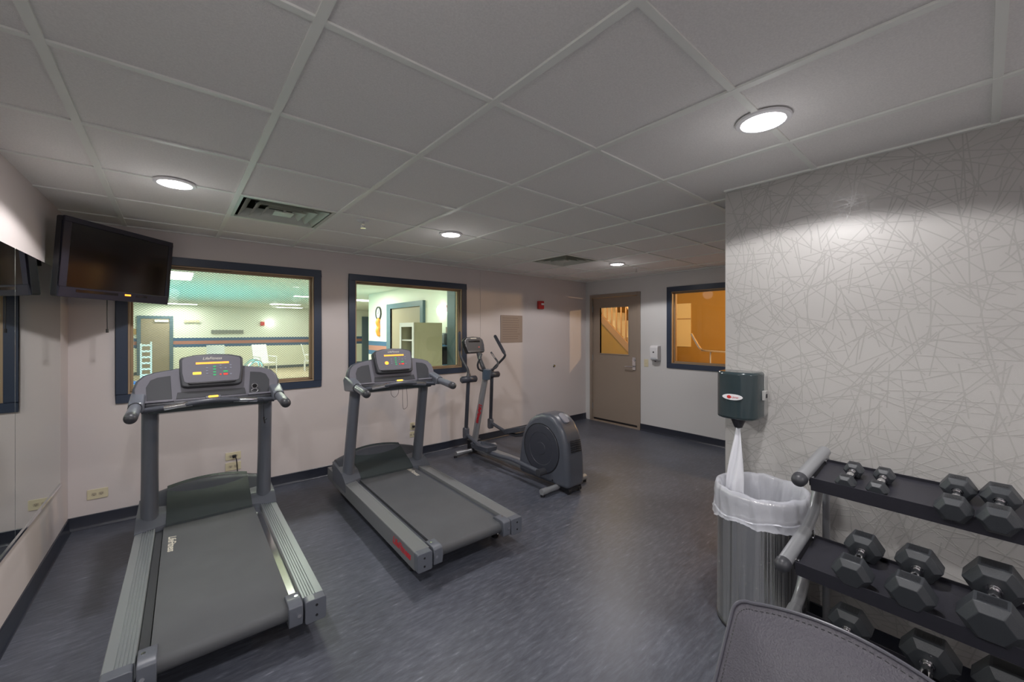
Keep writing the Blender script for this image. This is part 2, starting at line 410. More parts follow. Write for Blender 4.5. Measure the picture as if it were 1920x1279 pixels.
# ---------------------------------------------------------------- windows and door
def window(name, axis, at, hole, casing, glass, wall_t, inward, stopm, extra=None):
    a0, a1, z0, z1 = hole
    root = S(empty(name, ((a0+a1)/2, at, z0) if axis == 'y' else (at, (a0+a1)/2, z0)))
    ox, oy, oz = root.location
    def bx(b, u0, u1, v0, v1, w0, w1):       # u along wall, v out of the wall (into room negative), w up
        if axis == 'y': b.box(u0-ox, u1-ox, v0, v1, w0-oz, w1-oz)
        else: b.box(v0, v1, u0-oy, u1-oy, w0-oz, w1-oz)
    c0, c1, d0, d1 = a0-casing, a1+casing, z0-casing, z1+casing; p = -.016*inward
    b = MB(); bx(b, c0, c1, p, 0, z1, d1); bx(b, c0, c1, p, 0, d0, z0); bx(b, c0, a0, p, 0, z0, z1); bx(b, a1, c1, p, 0, z0, z1)
    b.build('casing', M_navy, root, bevel=.003)
    t = wall_t; s = .012
    b = MB(); bx(b, a0, a1, p*.6, t, z1-s, z1); bx(b, a0, a1, p*.6, t, z0, z0+s); bx(b, a0, a0+s, p*.6, t, z0+s, z1-s); bx(b, a1-s, a1, p*.6, t, z0+s, z1-s)
    b.build('jamb', stopm, root)
    q = .028; g = t*.5
    b = MB()
    for e0, e1 in ((g-.022, g-.006), (g+.006, g+.022)):
        bx(b, a0+s, a1-s, e0, e1, z1-q, z1-s); bx(b, a0+s, a1-s, e0, e1, z0+s, z0+q); bx(b, a0+s, a0+q, e0, e1, z0+q, z1-q); bx(b, a1-q, a1-s, e0, e1, z0+q, z1-q)
    b.build('glazing_stop', stopm, root, bevel=.002)
    b = MB(); bx(b, a0+s, a1-s, g-.0025, g+.0025, z0+s, z1-s); b.build('pane', glass, root)
    return root
window('window_1', 'y', YB, W1, .072, G_wire, WT, 1, M_tanw)
window('window_2', 'y', YB, W2, .072, G_clear, WT, 1, M_tanw)
window('window_3', 'x', XR, W3, .072, G_soft, WT, 1, M_tanw)

dr = S(empty('door_1', (XR, 3.953, 0)))
b = MB()
for y0, y1, z1 in ((-.492,-.442,2.165),(.442,.492,2.165)): b.box(-.018, WT, y0, y1, 0, z1)
b.box(-.018, WT, -.442, .442, 2.115, 2.165); b.box(-.018, .02, -.442, .442, 0, .02)
b.build('door_frame', M_door, dr, bevel=.003)
b = MB(); lx0, lx1 = .012, .056
w0, w1, wz0, wz1 = -.270, .300, 1.165, 1.940
b.box(lx0, lx1, -.438, w0, .055, 2.108); b.box(lx0, lx1, w1, .438, .055, 2.108); b.box(lx0, lx1, w0, w1, .055, wz0); b.box(lx0, lx1, w0, w1, wz1, 2.108)
leaf = b.build('door_leaf', M_door, dr)
b = MB()
for y0, y1, z0, z1 in ((w0-.012,w1+.012,wz1-.004,wz1+.014),(w0-.012,w1+.012,wz0-.014,wz0+.004),(w0-.012,w0+.004,wz0,wz1),(w1-.004,w1+.012,wz0,wz1)):
    b.box(lx0-.008, lx0, y0, y1, z0, z1)
b.build('vision_frame', M_door, leaf, bevel=.002)
MB().box(.030, .036, w0, w1, wz0, wz1).build('pane', G_soft, leaf)
b = MB(); b.box(-.004, .008, -.405, -.345, .925, 1.13); b.build('lock_plate', M_chrome, leaf, bevel=.004)
b = MB(); b.tube([(-.004,-.375,.985), (-.055,-.375,.985)], .013, 14); b.tube([(-.055,-.382,.985), (-.057,-.30,.985), (-.050,-.245,.980)], [.012,.011,.010], 12, round_end=True)
b.build('lever_handle', M_chrome, leaf)
b = MB(); b.cyl((-.004,-.375,1.085), (-.020,-.375,1.085), .022, 20); b.box(-.032,-.018,-.380,-.370,1.07,1.10); b.build('deadbolt', M_chrome, leaf)
for z in (.25, 1.08, 1.92):
    b = MB(); b.cyl((-.002, .443, z-.05), (-.002, .443, z+.05), .008, 10); b.build('hinge', M_alu, dr)
b = MB(); b.box(.02,.05,-.43,.43,.022,.050); b.build('door_sweep', M_black, leaf)

# ---------------------------------------------------------------- mirror on the left wall
mr = empty('wall_mirror', LROT @ Vector((.004, -1.45, .46)), -R(.91), label='large frameless wall mirror in panels on the left wall beside the corner television', cat='mirror')
mz1 = 1.52
for y0, y1 in ((.163, 1.15), (-.86, .159), (-1.90, -.864), (-2.9, -1.904)):
    p = MB().box(0, .006, y0, y1, 0, mz1).build('mirror_panel', M_mirror, mr, bevel=.0015)
b = MB(); b.box(.0005, .012, -2.9, 1.15, -.010, .004); b.build('bottom_channel', M_chrome, mr)

# ---------------------------------------------------------------- recessed downlights
LABL = {0: 'round recessed ceiling light above the corner television', 1: 'small bright recessed ceiling light between the two air diffusers', 2: 'small far recessed ceiling light nearest the tan door',
        3: 'large bright recessed ceiling light in front of the patterned wall', 4: 'recessed ceiling light behind the camera by the mirror'}
lights = [((.008,3.03), 0), ((1.875,3.05), 1), ((4.33,3.03), 2), ((1.83,.58), 3)]
off = [((.0,.55), 4), ((1.85,-1.7), 4), ((.0,-1.7), 4)]
LC = (1.0,.968,.965)
def downlight(x, y, label, power, grp=None):
    t = empty('recessed_light', (x, y, ZC), label=label, cat='ceiling light', group=grp)
    b = MB(); b.lathe([(.078,-.004),(.098,-.004),(.100,-.008),(.096,-.013),(.080,-.016),(.076,-.010),(.078,-.004)], n=36); b.build('trim_ring', M_white, t)
    b = MB(); b.lathe([(.0005,-.022),(.03,-.0215),(.055,-.019),(.074,-.012),(.078,-.009)], n=36); b.build('lamp', M_lamp, t)
    spot('recessed_light_beam', (x, y, ZC-.035), power, LC, 149, .12, .06)
    point('ceiling_fill', (x, y, ZC-.24), power*.012, LC, .08)  # extra fill hung below the fixture to brighten the ceiling
    return t
PW = 44
for (x, y), k in lights: downlight(x, y, LABL[k], PW if k < 3 else PW*.9)
for (x, y), k in off:
    spot('recessed_light_beam', (x, y, ZC-.035), PW*.9, LC, 150, .16, .06); point('ceiling_fill', (x, y, ZC-.24), PW*.03, LC, .08)  # beams of lamps out of view, each with added ceiling fill

# ---------------------------------------------------------------- air diffusers, sprinklers
def diffuser(i, j, label):
    cx, cy = GX+(i+.5)*G, GY+(j+.5)*G
    t = empty('air_diffuser', (cx, cy, ZC), label=label, cat='air vent')
    b = MB(); h = G/2-.006
    for k, (x0, x1, y0, y1) in enumerate(((-h,h,-h,-h+.03),(-h,h,h-.03,h),(-h,-h+.03,-h+.03,h-.03),(h-.03,h,-h+.03,h-.03))): b.box(x0,x1,y0,y1,-.007,.004)
    b.build('frame', M_vent, t, bevel=.002)
    b = MB()
    for z in (.15,): b.box(-h+.01, h-.01, -h+.01, h-.01, z, z+.01)
    for sx in (-1,1): b.box(*sorted((sx*(h-.012), sx*(h-.006))), -h+.012, h-.012, .004, .15); b.box(-h+.012, h-.012, *sorted((sx*(h-.012), sx*(h-.006))), .004, .15)
    b.build('duct_box', M_ventd, t)
    for q, (ro, ri, z0, z1) in enumerate(((.255,.205,-.010,.045),(.190,.140,-.012,.040),(.125,.080,-.012,.032))):
        b = MB(); bm = b.bm
        o = [bm.verts.new((sx*ro, sy*ro, z0)) for sx, sy in ((1,1),(-1,1),(-1,-1),(1,-1))]; n = [bm.verts.new((sx*ri, sy*ri, z1)) for sx, sy in ((1,1),(-1,1),(-1,-1),(1,-1))]
        o2 = [bm.verts.new((sx*(ro-.004), sy*(ro-.004), z0+.006)) for sx, sy in ((1,1),(-1,1),(-1,-1),(1,-1))]; n2 = [bm.verts.new((sx*(ri-.004), sy*(ri-.004), z1+.004)) for sx, sy in ((1,1),(-1,1),(-1,-1),(1,-1))]
        for a in range(4):
            c = (a+1) % 4
            b.face([o[a],o[c],o2[c],o2[a]]); b.face([o[a],n[a],n[c],o[c]]); b.face([o2[a],o2[c],n2[c],n2[a]]); b.face([n[a],n2[a],n2[c],n[c]])
        b.build('louvre', M_vent, t, smooth=20)
    b = MB(); b.box(-.06,.06,-.06,.06,-.010,-.004); b.box(-.008,.008,-.07,.07,-.003,.01); b.build('centre_plate', M_vent, t)
    b = MB(); b.tube(smoothpath([(-.16,.06,.06),(-.06,.02,.05),(.05,.08,.06),(.17,-.03,.05)]), .012, 8); b.tube(smoothpath([(-.1,-.1,.07),(.0,-.04,.055),(.12,-.12,.07)]), .010, 8); build_each(b, 'damper_link', M_dark, t)
    return t
diffuser(1, 4, 'square ceiling air diffuser next to the light above the left treadmill')
diffuser(6, 4, 'square ceiling air diffuser far off beside the small light near the door')
def sprinkler(x, y, label):
    t = empty('fire_sprinkler', (x, y, ZC), label=label, cat='sprinkler')
    MB().lathe([(.045,0),(.046,-.004),(.036,-.012),(.014,-.014),(.012,-.010)], n=24).build('escutcheon', M_white, t)
    b = MB(); b.cyl((0,0,-.008),(0,0,-.030),.008,10); b.tube([(-.012,0,-.028),(-.013,0,-.045),(0,0,-.058)],.0028,8); b.tube([(.012,0,-.028),(.013,0,-.045),(0,0,-.058)],.0028,8)
    b.lathe([(.0005,-.058),(.020,-.059),(.021,-.062),(.0005,-.063)], n=14); b.box(-.013,.013,-.004,.004,-.032,-.026); b.build('sprinkler_head', M_chrome, t)
sprinkler(1.13, 3.13, 'chrome ceiling sprinkler between the near diffuser and a small light')
sprinkler(4.80, 3.05, 'tiny ceiling sprinkler beyond the farthest small light by the door')

# ---------------------------------------------------------------- television
tv = empty('television', (-.2796, 4.0947, 2.0266), label='black flat screen television tilted down from the corner above the mirror', cat='television')
tv.rotation_mode = 'XYZ'; tv.rotation_euler = (.086, .004, .8535)
w, h = .80, .52
b = MB(); b.extr(rrect(w, h, .012), (0,0,0), (1,0,0), (0,0,1), (0,1,0), .012, .055); b.extr(rrect(w*.8, h*.75, .04), (0,0,0), (1,0,0), (0,0,1), (0,1,0), .055, .10)
b.build('casing', M_black, tv, bevel=.004)
b = MB()
for x0,x1,z0,z1 in ((-.4,.4,.225,.26),(-.4,.4,-.26,-.192),(-.4,-.355,-.192,.225),(.370,.4,-.192,.225)): b.box(x0,x1,0,.014,z0,z1)
b.build('bezel', mat('bezel_black', (.020,.020,.034), .3), tv, bevel=.003)
MB().box(-.356,.371,.006,.012,-.193,.226).build('screen', mat('tv_screen', (.006,.005,.006), .10, spec=.8), tv)
b = MB(); b.box(.03,.075,-.0015,.001,-.218,-.206); b.build('standby_light', M_led, tv)
b = MB()
for i in range(7): b.box(.115+i*.014,.125+i*.014,-.001,.001,-.222,-.205)
build_each(b, 'button', M_blackg, tv)
MB().box(-.30,-.02,-.001,.001,-.224,-.205).build('control_strip', M_blackg, tv)
b = MB(); b.box(-.06,.06,.10,.135,-.08,.10); b.tube([(0,.13,.0),(0,.27,.03)],.022,12); b.box(-.05,.05,.24,.28,-.05,.16); b.build('wall_bracket', M_black, tv, bevel=.003)
b = MB(); P0 = Vector((-.374, 4.20, 1.79)); b.tube([P0, (-.374,4.20,1.66),(-.373,4.201,1.56)], .0028, 8); b.cyl((-.373,4.201,1.562),(-.373,4.201,1.535),.0075,10)
dc = b.build('power_lead', M_black); bpy.context.view_layer.update(); dc.parent = tv; dc.matrix_parent_inverse = tv.matrix_world.inverted()

# ---------------------------------------------------------------- treadmills
def strip(m, y0, y1, x0, x1, z0, z1): return MB().box(x0,x1,y0,y1,z0,z1)
def treadmill(loc, rz, label, near):
    T = empty('treadmill', loc, rz, label=label, cat='treadmill')
    # frame under the deck and side rails
    b = MB(); b.box(-.30,.30,.10,1.95,.09,.125); b.box(-.33,.33,.35,.42,.07,.12); b.box(-.33,.33,1.3,1.4,.07,.12); b.build('subframe', M_black, T)
    for s in (-1, 1):
        b = MB(); ribs = near
        prof = [(.405,.095),(.405,.204),(.402,.207)]
        if ribs:
            prof += [(.372,.207)]
            for i in range(5):
                x = .368-i*.012; prof += [(x,.207),(x-.001,.2015),(x-.0055,.2015),(x-.0065,.207)]
            prof += [(.308,.207),(.305,.204)]
        else: prof += [(.398,.207),(.394,.203),(.318,.203),(.313,.207),(.305,.207),(.303,.204)]
        prof += [(.303,.150),(.318,.095)]
        b.extr(prof, (0,0,0), (s,0,0), (0,0,1), (0,1,0), .028, 1.60)
        b.extr([(.405,.095),(.405,.204),(.30,.204),(.30,.095)], (0,0,0), (s,0,0), (0,0,1), (0,1,0), 1.60, 1.98)
        rail = b.build('side_rail', M_alu if ribs else M_rail2, T)
        b = MB(); b.extr(rrect(.098,.112,.012,3,.358,.153), (0,0,0), (s,0,0), (0,0,1), (0,1,0), -.022, .032); cap = b.build('end_cap', M_grey, T, bevel=.003)
        b = MB()
        for z in (.178, .128): b.cyl((s*.362,-.0235,z),(s*.362,-.020,z),.0065,12)
        build_each(b, 'screw', M_black, cap)
        b = MB(); b.extr([(-.02,.110),(-.028,.16),(-.022,.205),(-.005,.216),(.085,.216),(.105,.205),(.105,.15),(.06,.11)], (0,0,0), (0,1,0), (0,0,1), (s,0,0), .238, .300)
        g = b.build('roller_guard', M_grey, T, bevel=.004)
        b = MB(); b.cyl((s*.282,-.030,.160),(s*.282,-.024,.160),.009,12); b.cyl((s*.282,.05,.216),(s*.282,.05,.2195),.008,12); build_each(b, 'bolt', M_chrome, g)
        b = MB(); b.box(*sorted((s*.267,s*.302)),.06,1.52,.165,.180); b.build('deck_edge', M_chrome if (near and s > 0) else (M_dark if near else M_greyd), T)
        b = MB()
        b.lathe([(.028,0),(.028,.022),(.012,.030),(.012,.10)], c=(s*.33,.20,0), n=16); b.build('foot', M_black, T)
        b = MB(); b.cyl((s*.27,1.78,.035),(s*.33,1.78,.035),.035,18); b.build('wheel', M_black, T)
    # belt loop
    r = .036; zc = .196-r; prof = [(1.60,.196)]+[(1.60,.130),(.04,.118)]
    prof = [(1.60,.196),(1.60,.150),(.10,.132)]+[(.035+r*cos(R(a)), zc+r*sin(R(a))) for a in range(-90-10,-270-1,-15)]
    MB().extr(prof, (0,0,0), (0,1,0), (0,0,1), (1,0,0), -.262, .262).build('running_belt', M_belt, T, smooth=40)
    # lettering on the belt and on the outer rail
    if near: text('LifeFitness', .055, M_cream, 'belt_lettering', T, frame_mtx((-.215,1.15,.1963), (0,-1,0), (1,0,0)), ext=.0003, bold=.001)
    else:
        text('LifeFitness', .060, M_cream, 'belt_lettering', T, frame_mtx((.205,1.36,.1963), (0,-1,0), (1,0,0)), ext=.0003)
        text('LifeFitness', .066, M_redl, 'rail_lettering', T, frame_mtx((-.4055,.22,.154), (0,-1,0), (0,0,1)), ext=.0006, bold=.0018)
    if near: text('LifeFitness', .066, M_redl, 'rail_lettering', T, frame_mtx((-.4055,.22,.154), (0,-1,0), (0,0,1)), ext=.0006, bold=.0018)
    # motor hood: swept height field
    def hood(x0, x1, nx, y0, y1, f, name, m, par, base=.13):
        b = MB(); bm = b.bm; ny = 16; top = []; bot = []
        for i in range(nx+1):
            x = x0+(x1-x0)*i/nx; rt = []; rb = []
            for j in range(ny+1):
                v = j/ny; y = y0(x)+(y1(x)-y0(x))*v
                rt.append(bm.verts.new((x, y, f(x, v)))); rb.append(bm.verts.new((x, y, base)))
            top.append(rt); bot.append(rb)
        for i in range(nx):
            for j in range(ny): b.face([top[i][j],top[i+1][j],top[i+1][j+1],top[i][j+1]]); b.face([bot[i][j],bot[i][j+1],bot[i+1][j+1],bot[i+1][j]])
            b.face([top[i][0],bot[i][0],bot[i+1][0],top[i+1][0]]); b.face([top[i][ny],top[i+1][ny],bot[i+1][ny],bot[i][ny]])
        for j in range(ny): b.face([top[0][j],top[0][j+1],bot[0][j+1],bot[0][j]]); b.face([top[nx][j],bot[nx][j],bot[nx][j+1],top[nx][j+1]])
        return b.build(name, m, par, smooth=30)
    def prof_c(x, v):
        arch = 1-.30*(x/.40)**2
        u = min(1, v/.58); up = .208+.185*arch*(u**.85)
        return up if v < .60 else up-.10*((v-.60)/.40)**2
    hd = hood(-.385,.385,20, lambda x: 1.52, lambda x: 2.0-.10*(x/.4)**2, lambda x, v: prof_c(x, v)-.012, 'motor_hood', M_greyd, T)
    hood(-.252,.252,14, lambda x: 1.455, lambda x: 1.86-.16*(x/.25)**2*.3, lambda x, v: .212+.178*(1-.10*(x/.25)**2)*(v**.9), 'hood_panel', M_hood, T)
    for s in (-1, 1):
        def f(x, v): return .212+.075*min(1, v/.35)+.03*v
        xa, xb = sorted((s*.252, s*.407))
        hood(xa, xb, 5, lambda x: 1.405+.06*(.407-abs(x))/.155, lambda x: 1.80, lambda x, v: .213+.055*min(1, v/.25)+.05*max(0, v-.25)*(1 if True else 0), 'upright_base', M_grey, T)
        b = MB(); n = 22
        pts = [(s*.338,1.560,.20),(s*.338,1.535,.32),(s*.334,1.475,.60),(s*.330,1.415,.88),(s*.326,1.375,1.06)]
        b.tube(pts, [.060,.057,.054,.053,.053], n, flat=.84, up=(0,1,0)); b.build('upright', M_grey, T)
    # console
    O = Vector((0,1.285,1.075)); ux = Vector((1,0,0)); uy = Vector((0,.32,.947)).normalized(); nn = ux.cross(uy)  # nn towards the user
    top = [(-.392,0),(-.400,.10)]+[(-.385,.150),(-.352,.186),(-.300,.205),(-.18,.226),(.18,.226),(.300,.205),(.352,.186),(.385,.150)]+[(.400,.10),(.392,0)]
    big = [(x*1.03, y*1.045+(.0 if y > 0 else -.012)) for x, y in top]
    sh = MB().extr(big, O, ux, uy, nn, -.075, -.012).build('console_shell', M_greyd, T, bevel=.012, seg=3)
    dash = MB().extr(top, O, ux, uy, nn, -.02, .004).build('dash_panel', M_dash, T, bevel=.005)
    for s in (-1, 1):
        p = [(s*.215,.02),(s*.340,.02),(s*.345,.11),(s*.325,.155),(s*.29,.172),(s*.225,.180)]
        if s < 0: p = p[::-1]
        pk = MB().extr(p, O, ux, uy, nn, .003, .0065).build('cup_pocket', M_dark, dash, bevel=.006)
        b = MB(); b.extr([(s*.205,-.004),(s*.352,-.004),(s*.352,.012),(s*.205,.012)][::s], O, ux, uy, nn, .004, .05); b.build('pocket_lip', M_dash, dash, bevel=.004)
    MB().extr([(-.195,.018),(.195,.018),(.188,.062),(-.188,.062)], O, ux, uy, nn, .003, .0065).build('accessory_tray', M_dark, dash, bevel=.004)
    # display unit
    D = O+uy*.083
    body = [(-.170,.020),(-.160,.006),(-.13,0),(.13,0),(.160,.006),(.170,.020),(.178,.10),(.180,.195),(.168,.212),(.10,.228),(0,.234),(-.10,.228),(-.168,.212),(-.180,.195),(-.178,.10)]
    du = MB().extr(body, D, ux, uy, nn, -.045, .040).build('display_unit', M_dark, T, bevel=.010, seg=3)
    face = [(-.152,.040),(-.14,.032),(.14,.032),(.152,.040),(.163,.10),(.165,.19),(.155,.204),(.09,.218),(0,.224),(-.09,.218),(-.155,.204),(-.165,.19),(-.163,.10)]
    fp = MB().extr(face, D, ux, uy, nn, .040, .0425).build('display_face', M_dash, du, bevel=.001)
    bm_ = MB()
    for i in range(24): bm_.extr(rrect(.0062,.0135,.001,1,-.088+i*.0078,.165), D, ux, uy, nn, .0425, .0438)
    bm_.build('message_display', M_led, du)
    if near: MB().extr(rrect(.046,.017,.003,2,-.085,.095), D, ux, uy, nn, .0425, .0435).build('speed_display', M_ledy, du)
    else: MB().extr(rrect(.034,.030,.014,4,-.075,.095), D, ux, uy, nn, .0425, .0435).build('speed_display', M_led, du)
    b = MB()
    for z in (.078,.098,.118,.138): b.extr(rrect(.016,.010,.003,2,.012,z), D, ux, uy, nn, .0425, .0445)
    b.extr(rrect(.026,.011,.003,2,.075,.100), D, ux, uy, nn, .0425, .0445)
    build_each(b, 'green_key', M_green, du)
    b = MB(); b.extr(rrect(.026,.013,.003,2,.075,.080), D, ux, uy, nn, .0425, .0445); b.extr(rrect(.011,.011,.005,4,.046,.080), D, ux, uy, nn, .0425, .0445); build_each(b, 'red_key', M_redk, du)
    b = MB()
    for x, z in ((.046,.145),(.046,.125),(.105,.145),(.105,.125),(.105,.080),(-.03,.13),(-.03,.11),(-.03,.09),(.075,.125)): b.extr(rrect(.012,.008,.002,1,x,z), D, ux, uy, nn, .0425, .0445)
    build_each(b, 'key', mat('pale_key', (.24,.26,.32), .5), du)
    b = MB(); b.extr([(-.125,.018),(.125,.018),(.135,.030),(-.135,.030)], D, ux, uy, nn, .040, .052); b.build('reading_ledge', M_black, du, bevel=.003)
    text('LifeFitness', .026, M_cream, 'display_lettering', du, frame_mtx(D+uy*.198+nn*.0426, ux, uy), ext=.0004)
    # cross beam, handlebar, underside, grips
    MB().box(-.345,.345,1.225,1.30,1.052,1.083).build('cross_beam', M_dark, T, bevel=.008)
    hb = smoothpath([(-.36,1.215,1.045),(-.20,1.185,1.062),(-.05,1.160,1.080),(.05,1.160,1.080),(.20,1.185,1.062),(.36,1.215,1.045)])
    bar = MB().tube(hb, .0175, 14).build('handlebar', M_greyd, T)
    for s in (-1, 1):
        q = smoothpath([(s*.25,1.194,1.0555),(s*.19,1.1833,1.0635),(s*.11,1.170,1.073)], 4); MB().tube(q, .0183, 14).build('pulse_sensor', M_chrome, bar)
    b = MB(); b.extr(rrect(.085,.022,.008,3), Vector((0,1.190,1.100)), ux, (0,.8,.6), (0,-.6,.8), -.005, .006); b.build('stop_button_housing', M_grey, T, bevel=.003)
    b = MB(); b.extr(rrect(.055,.014,.006,3), Vector((0,1.190,1.100)), ux, (0,.8,.6), (0,-.6,.8), .006, .010); b.build('stop_button', M_ledy, T)
    b = MB(); b.extr([(1.20,1.058),(1.42,1.10),(1.42,1.03),(1.30,1.000),(1.22,1.02)], (0,0,0), (0,1,0), (0,0,1), (1,0,0), -.33, .33); b.build('console_underside', M_hood, T, bevel=.006)
    for s in (-1, 1):
        b = MB(); b.extr([(1.15,1.045),(1.40,1.02),(1.44,1.12),(1.38,1.16),(1.22,1.125),(1.15,1.108)], (0,0,0), (0,1,0), (0,0,1), (s,0,0), .345, .418); b.build('grip_bracket', M_grey, T, bevel=.014, seg=3)
        b = MB(); b.tube([(s*.385,1.17,1.078),(s*.386,.99,1.062),(s*.387,.925,1.054)], [.029,.031,.030], 20, round_end='end'); g = b.build('side_grip', M_grey, T)
        b = MB(); b.tube([(s*.3868,.945,1.0565),(s*.387,.918,1.0532)], [.0318,.0312], 20, round_end='end'); b.build('grip_cap', M_dark, g)
        b = MB(); b.tube([(s*.385,1.165,1.0775),(s*.385,1.150,1.0765)], [.034,.034], 20); b.build('grip_collar', M_dark, g)
    # safety cord
    if near:
        pts = smoothpath([(.02,1.165,1.075),(.12,1.15,1.045),(.24,1.155,1.062),(.285,1.17,1.058),(.288,1.168,1.0),(.289,1.167,.93)]); zc = .93; cx, cy = .289, 1.167
        b = MB(); b.tube(pts, .0018, 6); cd = b.build('safety_cord', M_black, T)
        b = MB(); b.box(cx-.006,cx+.006,cy-.006,cy+.006,zc-.012,zc+.002); b.extr([(-.005,0),(.005,0),(.012,-.035),(.002,-.038)], (cx,cy,zc-.01), (1,0,0), (0,0,1), (0,1,0), -.005, .005); b.extr([(0,-.01),(.006,-.008),(.020,.004),(.016,.010)], (cx,cy,zc-.02), (1,0,0), (0,0,1), (0,1,0), -.004, .004); b.build('clip', M_black, cd)
    else:
        pts = smoothpath([(-.02,1.165,1.075),(-.03,1.15,1.00),(-.06,1.16,.965),(-.085,1.17,.99),(-.085,1.18,1.03)]) ; pts2 = smoothpath([(.015,1.16,1.06),(.01,1.15,.93),(.015,1.15,.86),(.035,1.15,.855),(.055,1.15,.89),(.05,1.16,1.06)])
        b = MB(); b.tube(pts, .0018, 6); b.tube(pts2, .0018, 6); b.build('safety_cord', M_black, T)
    return T
treadmill((.187, 2.186, 0), -R(1.0), 'nearest treadmill on the left with ribbed silver side rails and lit console', True)
treadmill((1.518, 2.190, 0), -R(1.4), 'middle treadmill in front of the second window, smooth grey rails and red side lettering', False)
# device in the right cup pocket of the near treadmill
dv = empty('wrist_watch', (.187+.268, 2.186+1.268, 1.125), -R(1), label='small black and silver watch lying in right cup pocket of the nearest treadmill', cat='watch')
b = MB(); b.lathe([(.0005,-.006),(.020,-.006),(.022,0),(.019,.006),(.0005,.006)], n=20, mtx=Matrix.Translation((0,0,.02)) @ Matrix.Rotation(R(75),4,'X')); b.build('watch_case', M_chrome, dv)
b = MB(); b.lathe([(.0005,.0062),(.015,.0062),(.015,.0075),(.0005,.0075)], n=20, mtx=Matrix.Translation((0,0,.02)) @ Matrix.Rotation(R(75),4,'X')); b.build('watch_face', M_blackg, dv)
b = MB(); b.tube([(.020*cos(a), -.004, -.012+.013*sin(a)) for a in [i*pi/9 for i in range(19)]], .0035, 8); b.build('strap', M_chrome, dv)

# ---------------------------------------------------------------- elliptical trainer
E0 = Vector((2.93, 2.56, 0))
T = empty('elliptical_trainer', E0, 0, label='grey elliptical cross trainer with large round flywheel housing beside the back wall', cat='elliptical trainer')
def L(*p): return Vector(p)-E0
def rectbar(p0, p1, w, h, r=.006):
    b = MB(); p0, p1 = Vector(p0), Vector(p1); d = (p1-p0); t = d.normalized(); a = Vector((1,0,0)); u = t.cross(a); u = u if u.z > 0 else -u
    b.extr(rrect(w, h, r, 2), p0, a, u, t, 0, d.length); return b
b = MB(); b.tube([L(2.635,4.17,.045), L(2.72,4.17,.045)], .030, 18); b.tube([L(2.72,4.17,.045), L(3.16,4.17,.045)], .026, 18); b.tube([L(3.16,4.17,.045), L(3.245,4.17,.045)], .030, 18); b.build('front_crossbar', M_greyl, T)
b = MB(); b.tube([L(2.615,2.66,.045), L(2.685,2.66,.045)], .030, 18); b.tube([L(2.685,2.66,.045), L(3.17,2.66,.045)], .027, 18); b.tube([L(3.17,2.66,.045), L(3.245,2.66,.045)], .030, 18); b.build('rear_crossbar', M_greyl, T)
b = MB()
for x in (2.63, 3.23):
    for y in (4.17, 2.66): b.cyl(L(x, y, 0), L(x, y, .02), .022, 14)
for x in (2.86, 3.00): b.cyl(L(x-.02, 2.545, .028), L(x+.02, 2.545, .028), .026, 16)
build_each(b, 'foot', M_black, T); MB().box(-.09,.09,-.035,.10,.02,.06).build('caster_block', M_black, T)
rectbar(L(2.93,4.20,.085), L(2.93,3.10,.085), .085, .075).build('base_beam', M_greyl, T, bevel=.004)
b = MB(); b.tube([L(2.93,4.215,.06), L(2.93,4.10,.50), L(2.93,3.99,.88), L(2.93,3.96,.98)], [.050,.046,.043,.042], 20, flat=.75, up=(0,1,0)); mast = b.build('mast', M_greyl, T)
dm = (Vector((2.93,4.00,.88))-Vector((2.93,4.17,.25))).normalized(); nm = Vector((0,-dm.z,dm.y)).normalized()
text('LifeFitness', .060, M_redl, 'mast_lettering', T, frame_mtx(L(2.898,4.055,.52), -dm, Vector((-.80,-.60*dm.z,.60*dm.y)).cross(-dm)), ext=.001, bold=.0015)
b = MB(); b.box(-.07,.07,1.58,1.70,.02,.17); b.build('mast_foot', M_black, T, bevel=.01)
# flywheel housing: side profile in Y-Z, extruded in X, softly bevelled
prof = [(3.20,.055),(3.205,.20),(3.17,.40),(3.115,.545),(3.04,.635),(2.96,.690),(2.87,.722),(2.77,.728),(2.69,.705),(2.62,.650),(2.565,.570),(2.535,.480),(2.515,.35),(2.505,.20),(2.505,.055)]
b = MB(); b.extr([(y-E0.y, z) for y, z in prof], (0,0,0), (0,1,0), (0,0,1), (1,0,0), -.125, .125)
hs = b.build('flywheel_housing', M_EL, T, bevel=.042, seg=5, smooth=60)
rx = Matrix.Rotation(-pi/2, 4, 'Y')
for s in (-1, 1):
    m_ = Matrix.Translation(L(2.93+s*.1245, 2.86, .375)) @ Matrix.Rotation(s*pi/2, 4, 'Y')
    b = MB(); b.lathe([(.0005,.006),(.06,.007),(.062,.004),(.160,.004),(.164,.007),(.238,.004),(.242,0)], n=48, mtx=m_); b.build('flywheel_disc', M_ELD, hs)
    b = MB(); b.lathe([(.243,-.001),(.243,.003),(.250,.003),(.250,-.001),(.243,-.001)], n=48, mtx=m_); b.build('disc_rim', M_black, hs)
b = MB()
for i in range(6):
    z = .50-i*.020
    b.extr(rrect(.066,.007,.003,2,-.037,z), L(2.93,2.528+i*-.003,0), (1,0,0), (0,0,1), (0,-1,0), 0, .010+.0*i); b.extr(rrect(.066,.007,.003,2,.037,z), L(2.93,2.528+i*-.003,0), (1,0,0), (0,0,1), (0,-1,0), 0, .010)
b.build('cooling_slots', M_black, hs)
b = MB(); b.extr(rrect(.075,.13,.03,4), L(2.93,2.665,.694), (1,0,0), Vector((0,.80,.58)), Vector((0,-.58,.80)), -.012, .004); b.build('top_badge', mat('badge_grey', (.20,.20,.24), .4), hs, bevel=.004)
b = MB(); b.cyl(L(2.805,2.70,.10),L(2.798,2.70,.10),.008,10); build_each(b, 'screw', M_black, hs)
